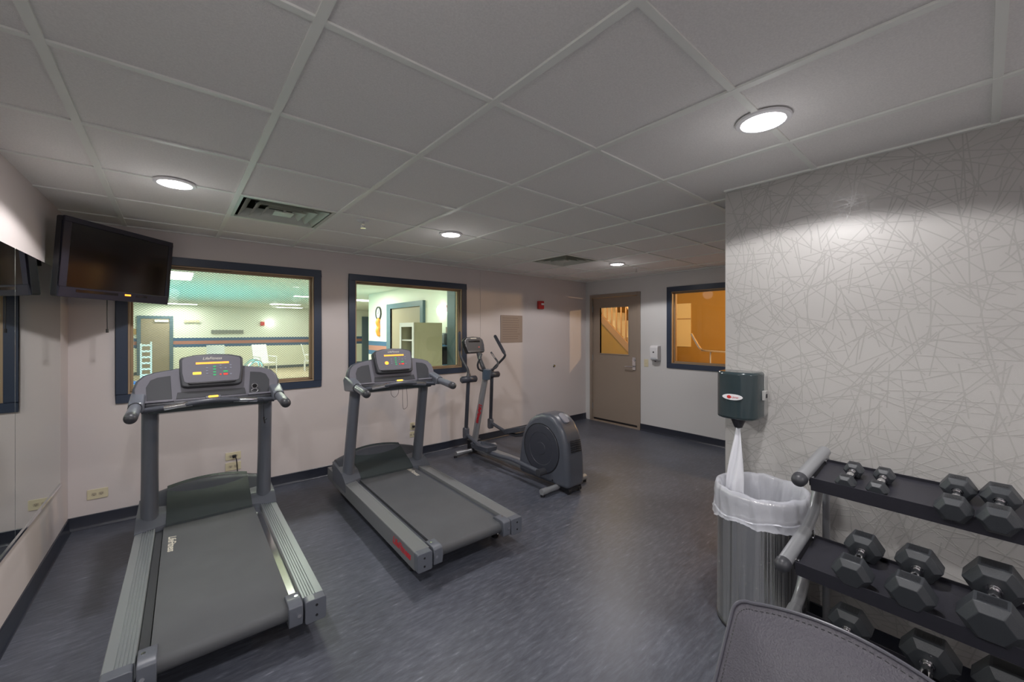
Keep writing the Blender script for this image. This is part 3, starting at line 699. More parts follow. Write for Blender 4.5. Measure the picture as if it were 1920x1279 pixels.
# cranks, pedal arms
def arm(s, x, pend, pmid, ped, crank, piv_low, pv, lowtop):
    b = MB(); b.tube([crank, pend], .020, 14); b.tube(smoothpath([pend, pmid, ped, piv_low], 5), .021, 14); a = b.build('pedal_arm', M_EL, T)
    b = MB(); b.cyl(Vector((pend.x-.035, pend.y, pend.z)), Vector((pend.x+.05, pend.y, pend.z)), .034, 18); b.build('crank_bearing', M_dark, a)
    return a
aL = arm(-1, 2.68, L(2.68,2.74,.195), L(2.68,3.15,.215), L(2.68,3.60,.20), L(2.68,2.72,.195), L(2.68,4.02,.315), None, None)
aR = arm(1, 3.20, L(3.20,2.98,.555), L(3.20,3.25,.46), L(3.20,3.70,.27), L(3.20,2.96,.56), L(3.20,4.20,.335), None, None)
# extra left guide rail beside the beam
b = MB(); b.tube([L(2.765,3.62,.155), L(2.765,3.10,.17)], .012, 10); b.build('guide_rod', M_greyl, T)
# pedals
def pedal(cx, cy, cz, tilt):
    m_ = Matrix.Translation(L(cx,cy,cz)) @ Matrix.Rotation(R(tilt), 4, 'X')
    outl = [(-.075,-.17),(.06,-.17),(.085,-.13),(.085,.10),(.06,.17),(-.03,.195),(-.075,.17),(-.088,.08),(-.088,-.13)]
    b = MB(); bm = b.bm
    def loop(sc, z): return [bm.verts.new(m_ @ Vector((x*sc, y*sc, z))) for x, y in outl]
    l0, l1, l2, l3 = loop(.90,-.025), loop(1.0,.028), loop(.93,.028), loop(.86,0)
    n = len(outl); b.face(l0[::-1]); b.face(l3)
    for A, B in ((l0,l1),(l1,l2),(l2,l3)):
        for i in range(n): b.face([A[i], A[(i+1)%n], B[(i+1)%n], B[i]])
    return b.build('pedal', M_EL, T, bevel=.003)
pedal(2.69, 3.66, .235, -3); pedal(3.20, 3.70, .335, -16)
for s, x, yy in ((-1, 2.67, 3.95), (1, 3.19, 4.17)):
    yl = yy + (.05 if s < 0 else .03)
    a = MB().tube([L(x, yy, .97), L(x, yl, .36)], .027, 16, flat=.75, up=(0,1,0)).build('swing_arm', M_ELD, T)
    MB().extr(rrect(.062,.135,.025,4), L(x, yl, .33), (0,1,0), (0,0,1), (1,0,0), -.030, .030).build('link_joint', M_EL, a, bevel=.006)
    b = MB(); b.tube([L(x-.095, yy-.01, .975), L(x+.095, yy-.01, .975)], .040, 20); b.tube([L(x-.095, yy-.01, .975), L(x-.108, yy-.01, .975)], [.040,.028], 20); b.tube([L(x+.095, yy-.01, .975), L(x+.108, yy-.01, .975)], [.040,.028], 20); b.build('pivot_cover', M_ELD, a)
    MB().tube([L(x, yy-.005, 1.00), L(x, yy-.005, 1.045)], [.032,.020], 18).build('handle_boot', M_dark, a)
    if s < 0: pts = [L(x,3.945,1.02), L(x,3.965,1.09), L(x-.02,4.02,1.17), L(x-.035,4.06,1.24), L(x-.035,4.08,1.32), L(x-.035,4.085,1.52)]; gi = 4
    else: pts = [L(x,4.165,1.02), L(x,4.12,1.07), L(x+.01,4.00,1.16), L(x+.02,3.93,1.225), L(x+.02,3.945,1.275), L(x+.02,4.125,1.475)]; gi = 4
    sp_ = smoothpath(pts, 6); h_ = MB().tube(sp_, .0155, 12).build('moving_handle', M_dark, a)
    MB().tube([pts[4], pts[5]], .0215, 14, round_end=True).build('handle_grip', M_ELD, h_)
# cup holder, fixed handles, console
b = MB(); b.tube([L(2.93,3.945,.955), L(2.93,3.935,1.075)], [.050,.056], 22, flat=1.0); b.build('cup_holder', M_pblue if False else mat('blue_grey_plastic', (.07,.10,.14), .35), T)
b = MB(); b.tube(smoothpath([L(2.93,3.96,1.03), L(2.93,4.02,1.11), L(2.93,4.08,1.20), L(2.93,4.11,1.27)]), [.026]*19, 12); b.build('console_stalk', M_dark, T)
b = MB(); b.tube(smoothpath([L(2.98,3.95,1.06), L(3.06,3.92,1.09), L(3.10,3.93,1.15), L(3.08,3.98,1.22), L(3.06,4.02,1.28)]), .012, 12); b.build('fixed_handle', M_dark, T)
b = MB(); b.tube(smoothpath([L(2.88,3.95,1.06), L(2.80,3.92,1.09), L(2.77,3.90,1.15), L(2.78,3.87,1.22), L(2.79,3.85,1.28)]), .012, 12); b.build('fixed_handle', M_dark, T)
for x0, x1, y0, y1 in ((3.085,3.065,3.97,4.01),): MB().tube([L(x0,y0,1.205), L(x1,y1,1.26)], .0135, 12).build('pulse_sensor', M_chrome, T)
MB().tube([L(2.781,3.868,1.215), L(2.788,3.852,1.275)], .0145, 12).build('pulse_sensor', M_chrome, T)
O = L(2.90,4.13,1.27); ux = Vector((.985,.17,0)).normalized(); uy = Vector((-.05,.30,.95)).normalized(); nn = ux.cross(uy)
body = [(-.15,.02),(-.14,0),(.14,0),(.155,.02),(.17,.10),(.165,.17),(.12,.20),(0,.21),(-.12,.20),(-.165,.17),(-.17,.10)]
cu_ = MB().extr(body, O, ux, uy, nn, -.035, .02).build('console', M_black, T, bevel=.009, seg=3)
MB().extr([(-.135,.03),(.135,.03),(.148,.10),(.145,.155),(.10,.185),(-.10,.185),(-.145,.155),(-.148,.10)], O, ux, uy, nn, .02, .022).build('console_face', mat('ell_face', (.022,.022,.030), .5), cu_)
MB().extr(rrect(.20,.022,.004,2,0,.145), O, ux, uy, nn, .022, .0235).build('console_display', M_blackg, cu_)
MB().extr(rrect(.025,.014,.004,2,.06,.07), O, ux, uy, nn, .022, .0245).build('stop_key', M_red, cu_)
MB().extr(rrect(.10,.012,.004,2,0,.186), O, ux, uy, nn, .021, .0235).build('console_badge', M_cream, cu_)

# ---------------------------------------------------------------- outlets, switches, wall fittings
def outlet(x, z, w, h, label, kind='h', name='wall_outlet', cat='outlet'):
    t = empty(name, (x, YB-.0005, z), label=label, cat=cat)
    MB().extr(rrect(w, h, .005), (0,0,0), (1,0,0), (0,0,1), (0,-1,0), 0, .006).build('cover_plate', M_almond, t, bevel=.002)
    if kind == 'h':
        for s in (-1, 1):
            b = MB(); b.extr(rrect(.030,.026,.010,4,s*.020,0), (0,0,0), (1,0,0), (0,0,1), (0,-1,0), .006, .0075); r_ = b.build('socket', mat('socket_beige', (.50,.44,.32), .4), t)
            b = MB(); b.box(s*.020-.006,s*.020-.004,-.0085,-.0075,-.004,.005); b.box(s*.020+.004,s*.020+.006,-.0085,-.0075,-.004,.005); b.cyl((s*.020,-.0085,-.008),(s*.020,-.0074,-.008),.0025,8); build_each(b, 'slot', M_black, r_)
    else:
        for s in (-1, 1):
            b = MB(); b.extr(rrect(.034,.027,.010,4,0,s*.020), (0,0,0), (1,0,0), (0,0,1), (0,-1,0), .006, .0075); r_ = b.build('socket', mat('socket_beige', (.50,.44,.32), .4), t)
            b = MB(); b.box(-.006,-.004,-.0085,-.0075,s*.02-.004,s*.02+.005); b.box(.004,.006,-.0085,-.0075,s*.02-.004,s*.02+.005); build_each(b, 'slot', M_black, r_)
    return t
outlet(-.457, .258, .118, .078, 'almond double outlet plate low on the wall beside the left corner')
outlet(.429, .378, .120, .070, 'white cover plate with plug behind the nearest treadmill, upper of two')
outlet(.429, .282, .120, .075, 'almond outlet plate behind nearest treadmill, directly below the white plate')
outlet(2.245, .375, .062, .090, 'small plate with black plug behind the middle treadmill, upper of two', 'v')
outlet(2.245, .275, .070, .070, 'almond outlet plate behind the middle treadmill, below another plate', 'h')
def cordset(x, z, xe, ye, label):
    t = empty('power_cord', (x, YB-.012, z), label=label, cat='power cord')
    b = MB(); b.extr(rrect(.030,.024,.006), (0,0,0), (1,0,0), (0,0,1), (0,-1,0), -.002, .028); b.build('plug', M_black, t, bevel=.003)
    b = MB(); b.tube(smoothpath([(0,-.025,0),(.012,-.050,-.02),(.02,-.045,-.12),(.03,-.05,-z+.03),(.05,-.10,-z+.008),(xe-x,ye-YB+.012,-z+.008)]), .0045, 8); b.build('cable', M_black, t)
cordset(.435, .378, .40, 4.24, 'black power cord plugged into the wall behind the nearest treadmill')
cordset(2.25, .375, 1.80, 4.26, 'black power cord plugged into the wall behind the middle treadmill')

t = empty('notice_sign', (3.845, YB-.0005, 1.577), label='square brown notice sign with small lines of text on the back wall', cat='sign')
MB().extr(rrect(.425,.405,.006), (0,0,0), (1,0,0), (0,0,1), (0,-1,0), 0, .006).build('sign_plate', M_brown, t, bevel=.0015)
b = MB(); rn = random.Random(3)
for i in range(10):
    wv = rn.uniform(.28,.35); b.box(-.175,-.175+wv,-.0072,-.006,.155-i*.034,.1665-i*.034)
b.build('text_lines', mat('notice_text', (.235,.175,.145), .5), t)
t = empty('fire_alarm', (4.43, YB-.0005, 1.957), label='red fire alarm strobe on the back wall right of the brown notice', cat='fire alarm')
MB().extr(rrect(.115,.125,.01), (0,0,0), (1,0,0), (0,0,1), (0,-1,0), 0, .045).build('alarm_body', M_red, t, bevel=.006)
MB().extr(rrect(.060,.030,.005,3,.015,.012), (0,0,0), (1,0,0), (0,0,1), (0,-1,0), .045, .058).build('strobe_lens', M_white, t, bevel=.004)
t = empty('door_bumper', (4.755, YB-.0005, .975), label='small round door bumper on the back wall at handle height', cat='door stop')
MB().lathe([(.026,0),(.026,.004),(.020,.012),(.0005,.012)], n=20, mtx=Matrix.Rotation(pi/2,4,'X')).build('bumper_plate', M_chrome, t)
MB().lathe([(.013,.010),(.013,.020),(.009,.026),(.0005,.026)], n=16, mtx=Matrix.Rotation(pi/2,4,'X')).build('rubber_tip', mat('bumper_brass', (.35,.28,.10), .3, metal=.5), t)
b = MB(); b.box(-.004,.004,-.003,0,0,ZC-.115); o = b.build('trim_1', M_wall); o.location = (3.277, YB, .108); S(o)

t = empty('soap_dispenser', (XR, 3.183, 1.21), label='white hand sanitizer dispenser on the wall between door and far window', cat='dispenser')
b = MB(); b.extr([(0,-.11),(.055,-.11),(.095,-.085),(.105,-.03),(.105,.09),(.085,.118),(0,.12)], (0,0,0), (-1,0,0), (0,0,1), (0,1,0), -.065, .065); b.build('housing', M_white, t, bevel=.012, seg=3)
MB().extr(rrect(.022,.026,.010,4,.0,.02), (-.105,0,0), (0,1,0), (0,0,1), (-1,0,0), -.002, .0015).build('level_window', M_dark, t)
b = MB(); b.extr(rrect(.085,.026,.004,2,0,-.075), (-.100,0,0), (0,1,0), (0,0,1), (-1,0,0), -.01, .004); b.build('push_bar', mat('pale_grey', (.5,.52,.56), .4), t, bevel=.004)
b = MB(); b.cyl((-.05,0,-.11),(-.05,0,-.125),.012,12); b.build('nozzle', M_dark, t)
t = empty('light_switch', (XR-.0005, 3.362, 1.053), label='almond light switch plate between the tan door and the white dispenser', cat='light switch')
MB().extr(rrect(.072,.116,.005), (0,0,0), (0,1,0), (0,0,1), (-1,0,0), 0, .006).build('cover_plate', M_almond, t, bevel=.002)
b = MB(); b.box(-.013,-.006,-.005,.005,-.012,.010); b.build('toggle', M_almond, t, bevel=.001)

# ---------------------------------------------------------------- paper towel dispenser
t = empty('towel_dispenser', (XP, .905, 1.05), label='smoked dark teal paper towel dispenser on the end of the patterned wall', cat='towel dispenser')
b = MB(); b.extr(rrect(.215,.262,.03,4,0,.131), (0,0,0), (0,1,0), (0,0,1), (-1,0,0), 0, .055); b.build('back_plate', mat('dispenser_grey', (.40,.40,.39), .4), t, bevel=.006)
body = [(.045,-.106),(.150,-.106),(.190,-.092),(.215,-.060),(.225,0),(.215,.060),(.190,.092),(.150,.106),(.045,.106)]
b = MB(); b.extr(body, (0,0,0), (-1,0,0), (0,1,0), (0,0,1), .004, .268); cov = b.build('cover', M_smoke, t, bevel=.014, seg=3, smooth=40)
b = MB(); b.extr([(.052*cos(a), .145+.0165*sin(a)) for a in [i*pi/12 for i in range(24)]], (-.2235,0,-.015), (0,1,0), (0,0,1), (-1,0,0), -.006, .003); b.build('oval_badge', M_white, cov)
b = MB(); b.extr([(-.016+.011*cos(a), .145+.009*sin(a)) for a in [i*pi/8 for i in range(16)]], (-.2235,0,-.015), (0,-1,0), (0,0,1), (-1,0,0), .003, .0042); b.build('badge_mark', M_red, cov)
text('San Jamar', .014, M_redl, 'badge_lettering', cov, frame_mtx((-.2272,-.006,.130), (0,-1,0), (0,0,1)), ext=.0003)
b = MB(); b.box(-.10,-.055,-.125,-.106,.11,.165); b.build('latch', mat('dispenser_grey', (.4,.4,.4), .4), t, bevel=.004)
b = MB(); b.box(-.095,-.075,-.129,-.106,.125,.148); b.build('lock', M_black, t, bevel=.003)
b = MB(); b.tube([(-.165,-.01,.010),(-.165,-.01,-.045)], [.042,.020], 20); b.build('nozzle', M_black, t)
# hanging towel: thin twisted cloth strip
b = MB(); bm = b.bm; rows = []
for i in range(21):
    v = i/20; z = 1.012-.36*v; cx = 2.435-.075*v; cy = .895-.005*v; wv = .010+.040*v**.8; row = []
    for s_ in range(9):
        u = s_/8-.5; row.append(bm.verts.new((cx+.012*sin(u*9+v*5)*(.3+v)-.006*u, cy-u*2*wv, z)))
    rows.append(row)
for i in range(20):
    for j in range(8): b.face([rows[i][j],rows[i][j+1],rows[i+1][j+1],rows[i+1][j]])
pt = b.build('paper_towel', mat('paper_towel', (.72,.73,.78), .7), smooth=80)
sm = pt.modifiers.new('th', 'SOLIDIFY'); sm.thickness = .0008
tag(pt, 'white paper towel hanging from the dark teal dispenser into the bin', 'paper towel')

# ---------------------------------------------------------------- trash can with liner
TC = (2.384, .765); TR = .208
t = empty('trash_can', (*TC, 0), label='round stainless steel trash can with a white liner under the towel dispenser', cat='trash can')
b = MB(); b.lathe([(TR-.004,.0),(TR,.006),(TR,.700),(TR+.004,.706),(TR,.712),(TR-.006,.708),(TR-.006,.02),(.0005,.02)], n=72); b.build('can_body', M_steel, t, smooth=50)
b = MB(); b.lathe([(TR+.002,0),(TR+.003,.012),(TR,.014)], n=64); b.build('base_ring', M_black, t)
lin = empty('bin_liner', (*TC, .70), label='crumpled white plastic liner folded over the rim of the steel trash can', cat='bin liner')
b = MB(); bm = b.bm; rn = random.Random(5); n = 200; rings = []
ph = [rn.uniform(0, 6.28) for _ in range(12)]
def nz(a, k, amp): return amp*(sin(a*k+ph[k % 12])+.8*sin(a*(k*2+1)+ph[(k+3) % 12])+.6*abs(sin(a*(k*1.5+2)+ph[(k+5) % 12]))+rn.uniform(-.35,.35))
spec = [(TR+.022,-.128,.006,.012),(TR+.016,-.118,.006,.008),(TR+.015,-.09,.005,.004),(TR+.012,-.06,.005,.003),(TR+.013,-.03,.005,.003),(TR+.010,0,.004,.004),(TR+.004,.022,.003,.006),(TR-.006,.026,.003,.007),(TR-.018,.012,.006,.010),(TR-.030,-.04,.011,.010),(TR-.045,-.10,.018,.016),(TR-.062,-.18,.026,.018),(TR-.07,-.30,.016,.008),(TR-.12,-.36,.010,.006),(.01,-.37,.0,.004)]
for q, (r_, z, ar, az) in enumerate(spec):
    ring = []
    for i in range(n):
        a = 2*pi*i/n; k = 11 if q < 8 else 8
        ring.append(bm.verts.new(((r_+nz(a+.02*q,k,ar*.5))*cos(a), (r_+nz(a+.02*q,k,ar*.5))*sin(a), z+nz(a,5,az*.5)+(.012*sin(a*2+1) if q < 2 else 0))))
    rings.append(ring)
for q in range(len(rings)-1):
    for i in range(n): b.face([rings[q][i], rings[q][(i+1)%n], rings[q+1][(i+1)%n], rings[q+1][i]])
o = b.build('liner_bag', M_bag, lin, smooth=180)
b = MB(); b.tube([((TR+.011)*cos(a), (TR+.011)*sin(a), -.098+.012*sin(2*a)+.004*sin(9*a)) for a in [i*pi/40 for i in range(81)]], .0045, 8); b.build('drawstring_band', mat('liner_band', (.80,.81,.88), .4), lin)

# ---------------------------------------------------------------- dumbbell rack
RK = Matrix.Translation((2.17, .51, 0)) @ Matrix.Rotation(-R(2.4), 4, 'Z')
rk = empty('dumbbell_rack', (2.17,.51,0), -R(2.4), label='three tier black and silver dumbbell rack standing against the patterned wall', cat='rack')
# local: +x to the wall, -y to the right; tiers (front x, floor z at front)
TIER = [(0, .868), (-.19, .562), (-.30, .262)]
LEN = 1.25; DEP = .25; TILT = math.atan2(.048, .25)
for k, (fx, fz) in enumerate(TIER):
    m_ = Matrix.Translation((fx, 0, fz)) @ Matrix.Rotation(-TILT, 4, 'Y')
    b = MB()
    b.box(0, DEP, -LEN, -.012, -.004, 0, m_); b.box(-.004, 0, -LEN, -.012, -.030, .030, m_); b.box(DEP, DEP+.004, -LEN, -.012, -.02, .012, m_)
    b.build('tray', M_dark if False else mat('rack_black', (.030,.030,.040), .38, bump=.3, bscale=500), rk)
for y in (.014, -LEN-.014):
    pts = [(-.09,0,.888-.005),(.28,0,.955)]
    b = MB(); b.tube([(-.05,y,.893),(.30,y,.950)], .026, 18); b.tube([(-.245,y,.588),(.02,y,.640)], .026, 18); b.tube([(-.36,y,.285),(-.11,y,.345)], .026, 18)
    b.tube(smoothpath([(.22,y,.93),(.215,y,.84),(.17,y,.74),(.12,y,.685),(.02,y,.640)],4), .022, 14)
    b.tube(smoothpath([(.015,y,.635),(.015,y,.54),(.005,y,.45),(-.04,y,.385),(-.11,y,.345)],4), .022, 14)
    b.tube(smoothpath([(-.11,y,.34),(-.10,y,.22),(-.06,y,.06),(-.06,y,.03)],4), .022, 14)
    b.tube([(-.30,y,.026),(.30,y,.026)], .026, 16)
    b.build('end_frame', M_greyl, rk)
    b = MB(); b.tube([(.33,y,.90),(.33,y,.03)], .016, 12); b.tube([(.28,y,.947),(.33,y,.90)], .016, 12); build_each(b, 'rear_leg', M_greyl, rk)
    for (x, z) in ((-.05,.893),(-.245,.588),(-.36,.285)):
        b = MB(); d = Vector((-.98,0,-.17)); p = Vector((x,y,z)); b.tube([p-d*.004, p+d*.014], [.030,.029], 18, round_end='end'); b.build('end_cap', M_dark, rk)
    b = MB()
    for (fx, fz) in TIER:
        for q in (.03, .22): b.cyl((fx+q, y*0+(-.010 if y > 0 else -LEN-.0), fz+q*.19+.012), (fx+q, (-.016 if y > 0 else -LEN+.006), fz+q*.19+.012), .008, 10)
    build_each(b, 'bolt', M_chrome, rk)
    for (fx, fz) in TIER:
        b = MB(); yy = -.008 if y > 0 else -LEN-.004
        m_ = Matrix.Translation((fx, 0, fz)) @ Matrix.Rotation(-TILT, 4, 'Y'); b.box(0,DEP,yy-.002,yy+.002,-.01,.035,m_); b.build('tray_end', M_black, rk)

def make_db(r, th, gap, hl=1):
    """hex dumbbell along local x; heads of circumradius-ish r, thickness th, centre gap"""
    parts = {}
    def head(s):
        b = MB(); bm = b.bm; c = s*gap/2; rings = []
        for (x, k) in ((-th/2,.64),(-th/2+th*.22,1.0),(th/2-th*.24,1.0),(th/2,.66)):
            xx = c+x*s; rings.append([bm.verts.new((xx, r*k*cos(R(60*i)), r*k*sin(R(60*i)))) for i in range(6)])
        b.face(rings[0][::-1]); b.face(rings[-1])
        for q in range(3):
            for i in range(6): b.face([rings[q][i], rings[q][(i+1)%6], rings[q+1][(i+1)%6], rings[q+1][i]])
        return b, c
    return head
def dumbbell(name_i, xw, yw, tier, r, th, gap, label, rz=0, proto=None):
    fx, fz = TIER[tier]
    # local rack coordinates of the centre
    inv = RK.inverted(); p = inv @ Vector((xw, yw, 0))
    q = p.x-fx; z = fz+q*math.tan(TILT)+r*.866/cos(TILT)+.0012
    m = RK @ Matrix.Translation((p.x, p.y, z)) @ Matrix.Rotation(R(rz), 4, 'Z') @ Matrix.Rotation(-TILT, 4, 'Y')
    t = empty('dumbbell', (0,0,0), label=label, cat='dumbbell', group='rubber hex dumbbells on the rack')
    t.matrix_world = m
    head = make_db(r, th, gap)
    for s in (-1, 1):
        b, c = head(s); h_ = b.build('hex_head', M_hex, t, bevel=.0018, smooth=20)
        rf = r*.866
        b = MB(); b.box(c-th*.18, c+th*.20, -r*.40, r*.40, rf-.0003, rf+.0006); lb = b.build('weight_panel', M_hexlab, h_)
        b = MB(); rn = random.Random(int(r*1000)+s)
        for i in range(5): b.box(c-th*.10, c+th*.12, -r*.34+i*r*.14, -r*.34+i*r*.14+r*.08, rf+.0004, rf+.0013)
        b.build('embossed_marks', M_hexlab, h_)
    g = gap/2-th/2; hr = max(.0125, r*.19)
    prof = [(-g,.92),(-g*.7,.95),(-g*.35,1.12),(0,1.18),(g*.35,1.12),(g*.7,.95),(g,.92)]
    b = MB(); b.tube([(x,0,0) for x, k in prof], [hr*k for x, k in prof], 18)
    b.build('handle', M_chrome, t)
    for s in (-1,1):
        b = MB(); x = s*(g-.004); b.tube([(x-s*.010,0,0),(x-s*.0045,0,0),(x-s*.004,0,0),(x-s*.0005,0,0),(x,0,0),(x+s*.003,0,0)], [hr*1.2,hr*1.22,hr*1.1,hr*1.1,hr*1.35,hr*1.35], 18); b.build('collar', M_chrome, t)
    return t
dumbbell(1, 2.250, .376, 0, .036, .056, .135, 'smallest hex dumbbell at the far left end of the top shelf')
dumbbell(2, 2.250, .276, 0, .036, .056, .135, 'small hex dumbbell second from the left on the top shelf')
dumbbell(3, 2.225, .066, 0, .050, .074, .172, 'medium hex dumbbell third from the left on the top shelf')
dumbbell(4, 2.215, -.037, 0, .0515, .076, .172, 'rightmost visible hex dumbbell on the top shelf, touching its neighbour')
dumbbell(5, 2.085, .322, 1, .063, .082, .185, 'leftmost hex dumbbell on the middle shelf')
dumbbell(6, 2.080, .163, 1, .067, .086, .190, 'hex dumbbell in the middle of the centre shelf')
dumbbell(7, 2.080, -.022, 1, .077, .098, .212, 'large hex dumbbell at the right of the middle shelf, cut by the frame')
dumbbell(8, 1.990, .352, 2, .070, .092, .205, 'leftmost hex dumbbell on the bottom shelf behind the leather pad')
dumbbell(9, 1.980, .130, 2, .079, .098, .215, 'hex dumbbell on the bottom shelf, second from the left')
dumbbell(10, 1.980, -.050, 2, .083, .100, .220, 'biggest hex dumbbell at the lower right corner of the rack')

# ---------------------------------------------------------------- leather bench in the foreground
C0 = Vector((1.28-.155, .418, .845)); dx = Vector((cos(R(50)),0,sin(R(50))))  # pad rises towards the wall
bn = empty('exercise_bench', (0.80, .20, 0), label='black leather bench back with stitched edge in the lower right foreground', cat='bench')
PO = Vector((1.12,.42,.86))-Vector((0.80,.20,0))
def padpt(u, v, d):   # u to the right (-y), v down the pad, d outwards
    nrm = Vector((-sin(R(50)),0,cos(R(50))))
    return PO+Vector((0,-1,0))*u-dx*v+nrm*d
WD, HT = .43, .62
outl = []
for i in range(9): a = R(180-90*i/8); outl.append((.035+.035*cos(a), .035-.035*sin(a)))
for i in range(1, 14): u = .035+(WD-.07)*i/14; outl.append((u, -.030*4*(i/14)*(1-i/14)))
for i in range(9): a = R(90-90*i/8); outl.append((WD-.035+.035*cos(a), .035-.035*sin(a)))
for i in range(7): a = R(-90*i/6); outl.append((WD-.03+.03*cos(a), HT-.03-.03*sin(a)))
for i in range(7): a = R(-90-90*i/6); outl.append((.03+.03*cos(a), HT-.03-.03*sin(a)))
def scaled(k, d): 
    cx, cy = WD/2, HT/2
    return [(cx+(x-cx)*(1-k/(WD/2)), cy+(y-cy)*(1-k/(HT/2)), d) for x, y in outl]
levels = [scaled(.006,-.060), scaled(0,-.052), scaled(0,-.008), scaled(.004,-.002), scaled(.009,.0015), scaled(.013,.0005), scaled(.030,.006), scaled(.07,.013), scaled(.13,.018)]
b = MB(); rr = [[b.bm.verts.new(padpt(*p)) for p in lv] for lv in levels]; n = len(outl)
b.face(rr[0][::-1]); b.face(rr[-1])
for q in range(len(rr)-1):
    for i in range(n): b.face([rr[q][i], rr[q][(i+1)%n], rr[q+1][(i+1)%n], rr[q+1][i]])
pad = b.build('back_pad', M_leather, bn, smooth=50)
lv = scaled(.003,.0008); MB().tube([padpt(*p) for p in lv]+[padpt(*lv[0])], .0042, 8).build('piping', mat('leather_piping', (.09,.09,.11), .28), pad)
b = MB(); lv = scaled(.016,.0022)
for i in range(n):
    p0, p1 = padpt(*lv[i]), padpt(*lv[(i+1)%n]); dd = p1-p0; k = max(1, int(dd.length/.0085))
    for j in range(k): b.tube([p0+dd*((j+.15)/k), p0+dd*((j+.7)/k)], .0009, 5)
b.build('stitching', M_black, pad)
b = MB(); b.extr(rrect(WD*.9,.42,.05,4), (0.06,.0,.44), (0,1,0), (1,0,0), (0,0,1), -.03, .03)
b = MB(); b.extr(rrect(.30,.40,.05,4), (PO.x-.62, PO.y-WD/2, .42), (0,1,0), (1,0,0), (0,0,-1), -.0, .06); b.build('seat_pad', M_leather, bn, bevel=.012, seg=3)
yb = PO.y-WD/2; px_ = PO.x
b = MB(); b.box(px_-.78, px_+.05, yb-.025, yb+.025, .26, .32); b.box(px_-.06, px_, yb-.02, yb+.02, .08, .55); b.box(px_-.03,px_+.05,yb-.22,yb+.22,.0,.05); b.box(px_-.80,px_-.74,yb-.20,yb+.20,0,.05); b.box(px_-.79,px_-.74,yb-.025,yb+.025,.05,.30)
b.box(px_+.0,px_+.05,yb-.025,yb+.025,.05,.30); b.tube([(px_-.03,yb,.50),(px_-.20,yb,.60)], .02, 10); b.box(px_-.63,px_-.59,yb-.02,yb+.02,.3,.36)
b.build('bench_frame', M_dark, bn, bevel=.004)

# ---------------------------------------------------------------- pool hall behind the windows
PZ = 2.50; PY = 19.0
S(MB().box(-4, 4.05, YB+WT, 10.4, -.12, 0).box(-4, 12, 10.4, PY+.2, -.12, 0).build('floor_pool', M_ptan))
b = MB(); b.box(-4.2, 4.05, YB+WT, 10.4, PZ, PZ+.1); b.box(-4.2, 12, 10.4, PY+.2, PZ, PZ+.1); S(b.build('ceiling_pool', M_pceil))
S(MB().box(-4, 12, PY, PY+.15, 0, PZ).build('wall_pool_far', M_pwall))
S(MB().box(-4.2, -4, YB+WT, PY, 0, PZ).build('wall_pool_left', M_pwall))
S(MB().box(11.8, 12, 10.4, PY, 0, PZ).build('wall_pool_right', M_pwall))
S(MB().box(3.9, 4.05, YB+WT, 10.40, 0, PZ).build('wall_pool_side', M_pwall))
S(MB().box(4.05, 12, 10.30, 10.40, 0, PZ).build('wall_pool_return', M_pwall))
S(MB().box(-2.2, 2.6, 9.6, 15.2, .0005, .012).build('floor_pool_water', M_water))
def ppanel(x, y, w, d, label):
    t = empty('ceiling_panel_light', (x, y, PZ), label=label, cat='ceiling light')
    MB().box(-w/2-.02,w/2+.02,-d/2-.02,d/2+.02,-.012,0).build('frame', M_white, t); MB().box(-w/2,w/2,-d/2,d/2,-.016,-.010).build('diffuser', M_panel, t)
ppanel(-.35, 8.9, 1.2, 1.25, 'big bright ceiling panel light in the pool room, seen right of the television')
ppanel(.05, 18.2, 1.2, .5, 'ceiling panel light low under the television in the pool room')
ppanel(3.05, 16.1, .9, .5, 'nearer of the two ceiling panels at the right of the wired window')
ppanel(3.6, 18.2, .9, .4, 'farther of the two ceiling panels at the right of the wired window')
ppanel(2.75, 12.05, .5, .25, 'small ceiling light at the right edge of the wired window')
ppanel(4.35, 12.4, 1.2, .6, 'pool room ceiling light in the top left of second window')
def pdoor(x0, x1, z1, name, y=PY, m=M_pdoor):
    r_ = S(empty(name, ((x0+x1)/2, y, 0))); w = (x1-x0)/2
    b = MB(); b.box(-w-.10,-w,-.05,0,0,z1+.10); b.box(w,w+.10,-.05,0,0,z1+.10); b.box(-w,w,-.05,0,z1,z1+.10); b.build('door_frame', M_pblue, r_)
    lf = MB().box(-w,w,-.03,0,0,z1).build('door_leaf', m, r_); return r_
d2 = pdoor(-.86, -.10, 1.98, 'door_2')
MB().box(-.02,.35,-.08,-.03,1.86,1.94).build('door_closer', M_white, d2)
pdoor(6.9, 7.8, 2.12, 'door_3', m=M_pblue)
def far(name, x0, x1, z0, z1, m, label, cat, d=.05): 
    b = MB(); b.box(-(x1-x0)/2,(x1-x0)/2,-d,0,0,z1-z0); o = b.build(name, m); o.location = ((x0+x1)/2, PY, z0); return tag(o, label, cat)
far('wall_placard', -1.16,-.98,1.42,1.62, mat('placard', (.35,.22,.08), .5), 'small brown placard on pool wall left of the tan door', 'sign')
far('wall_register', 1.10,2.12,1.44,1.58, mat('register_grey', (.22,.23,.21), .5), 'long grey wall grille on the far pool room wall', 'vent')
far('fire_strobe', 2.70,2.84,1.76,1.92, M_red, 'red fire strobe beside the glowing lamp on the far pool wall', 'fire alarm', .06)
t = empty('wall_lamp', (3.02, PY, 1.87), label='round glowing wall lamp on the far pool room wall', cat='lamp')
MB().lathe([(.15,0),(.15,.03),(.12,.08),(.0005,.11)], n=24, mtx=Matrix.Rotation(pi/2,4,'X')).build('globe', mat('globe_glow', (1,1,1), .4, emit=(.85,1,.8), estr=5), t)
t = empty('exit_light', (.52, PY, 1.90), label='twin-head beige emergency light above pool wall stripe', cat='light')
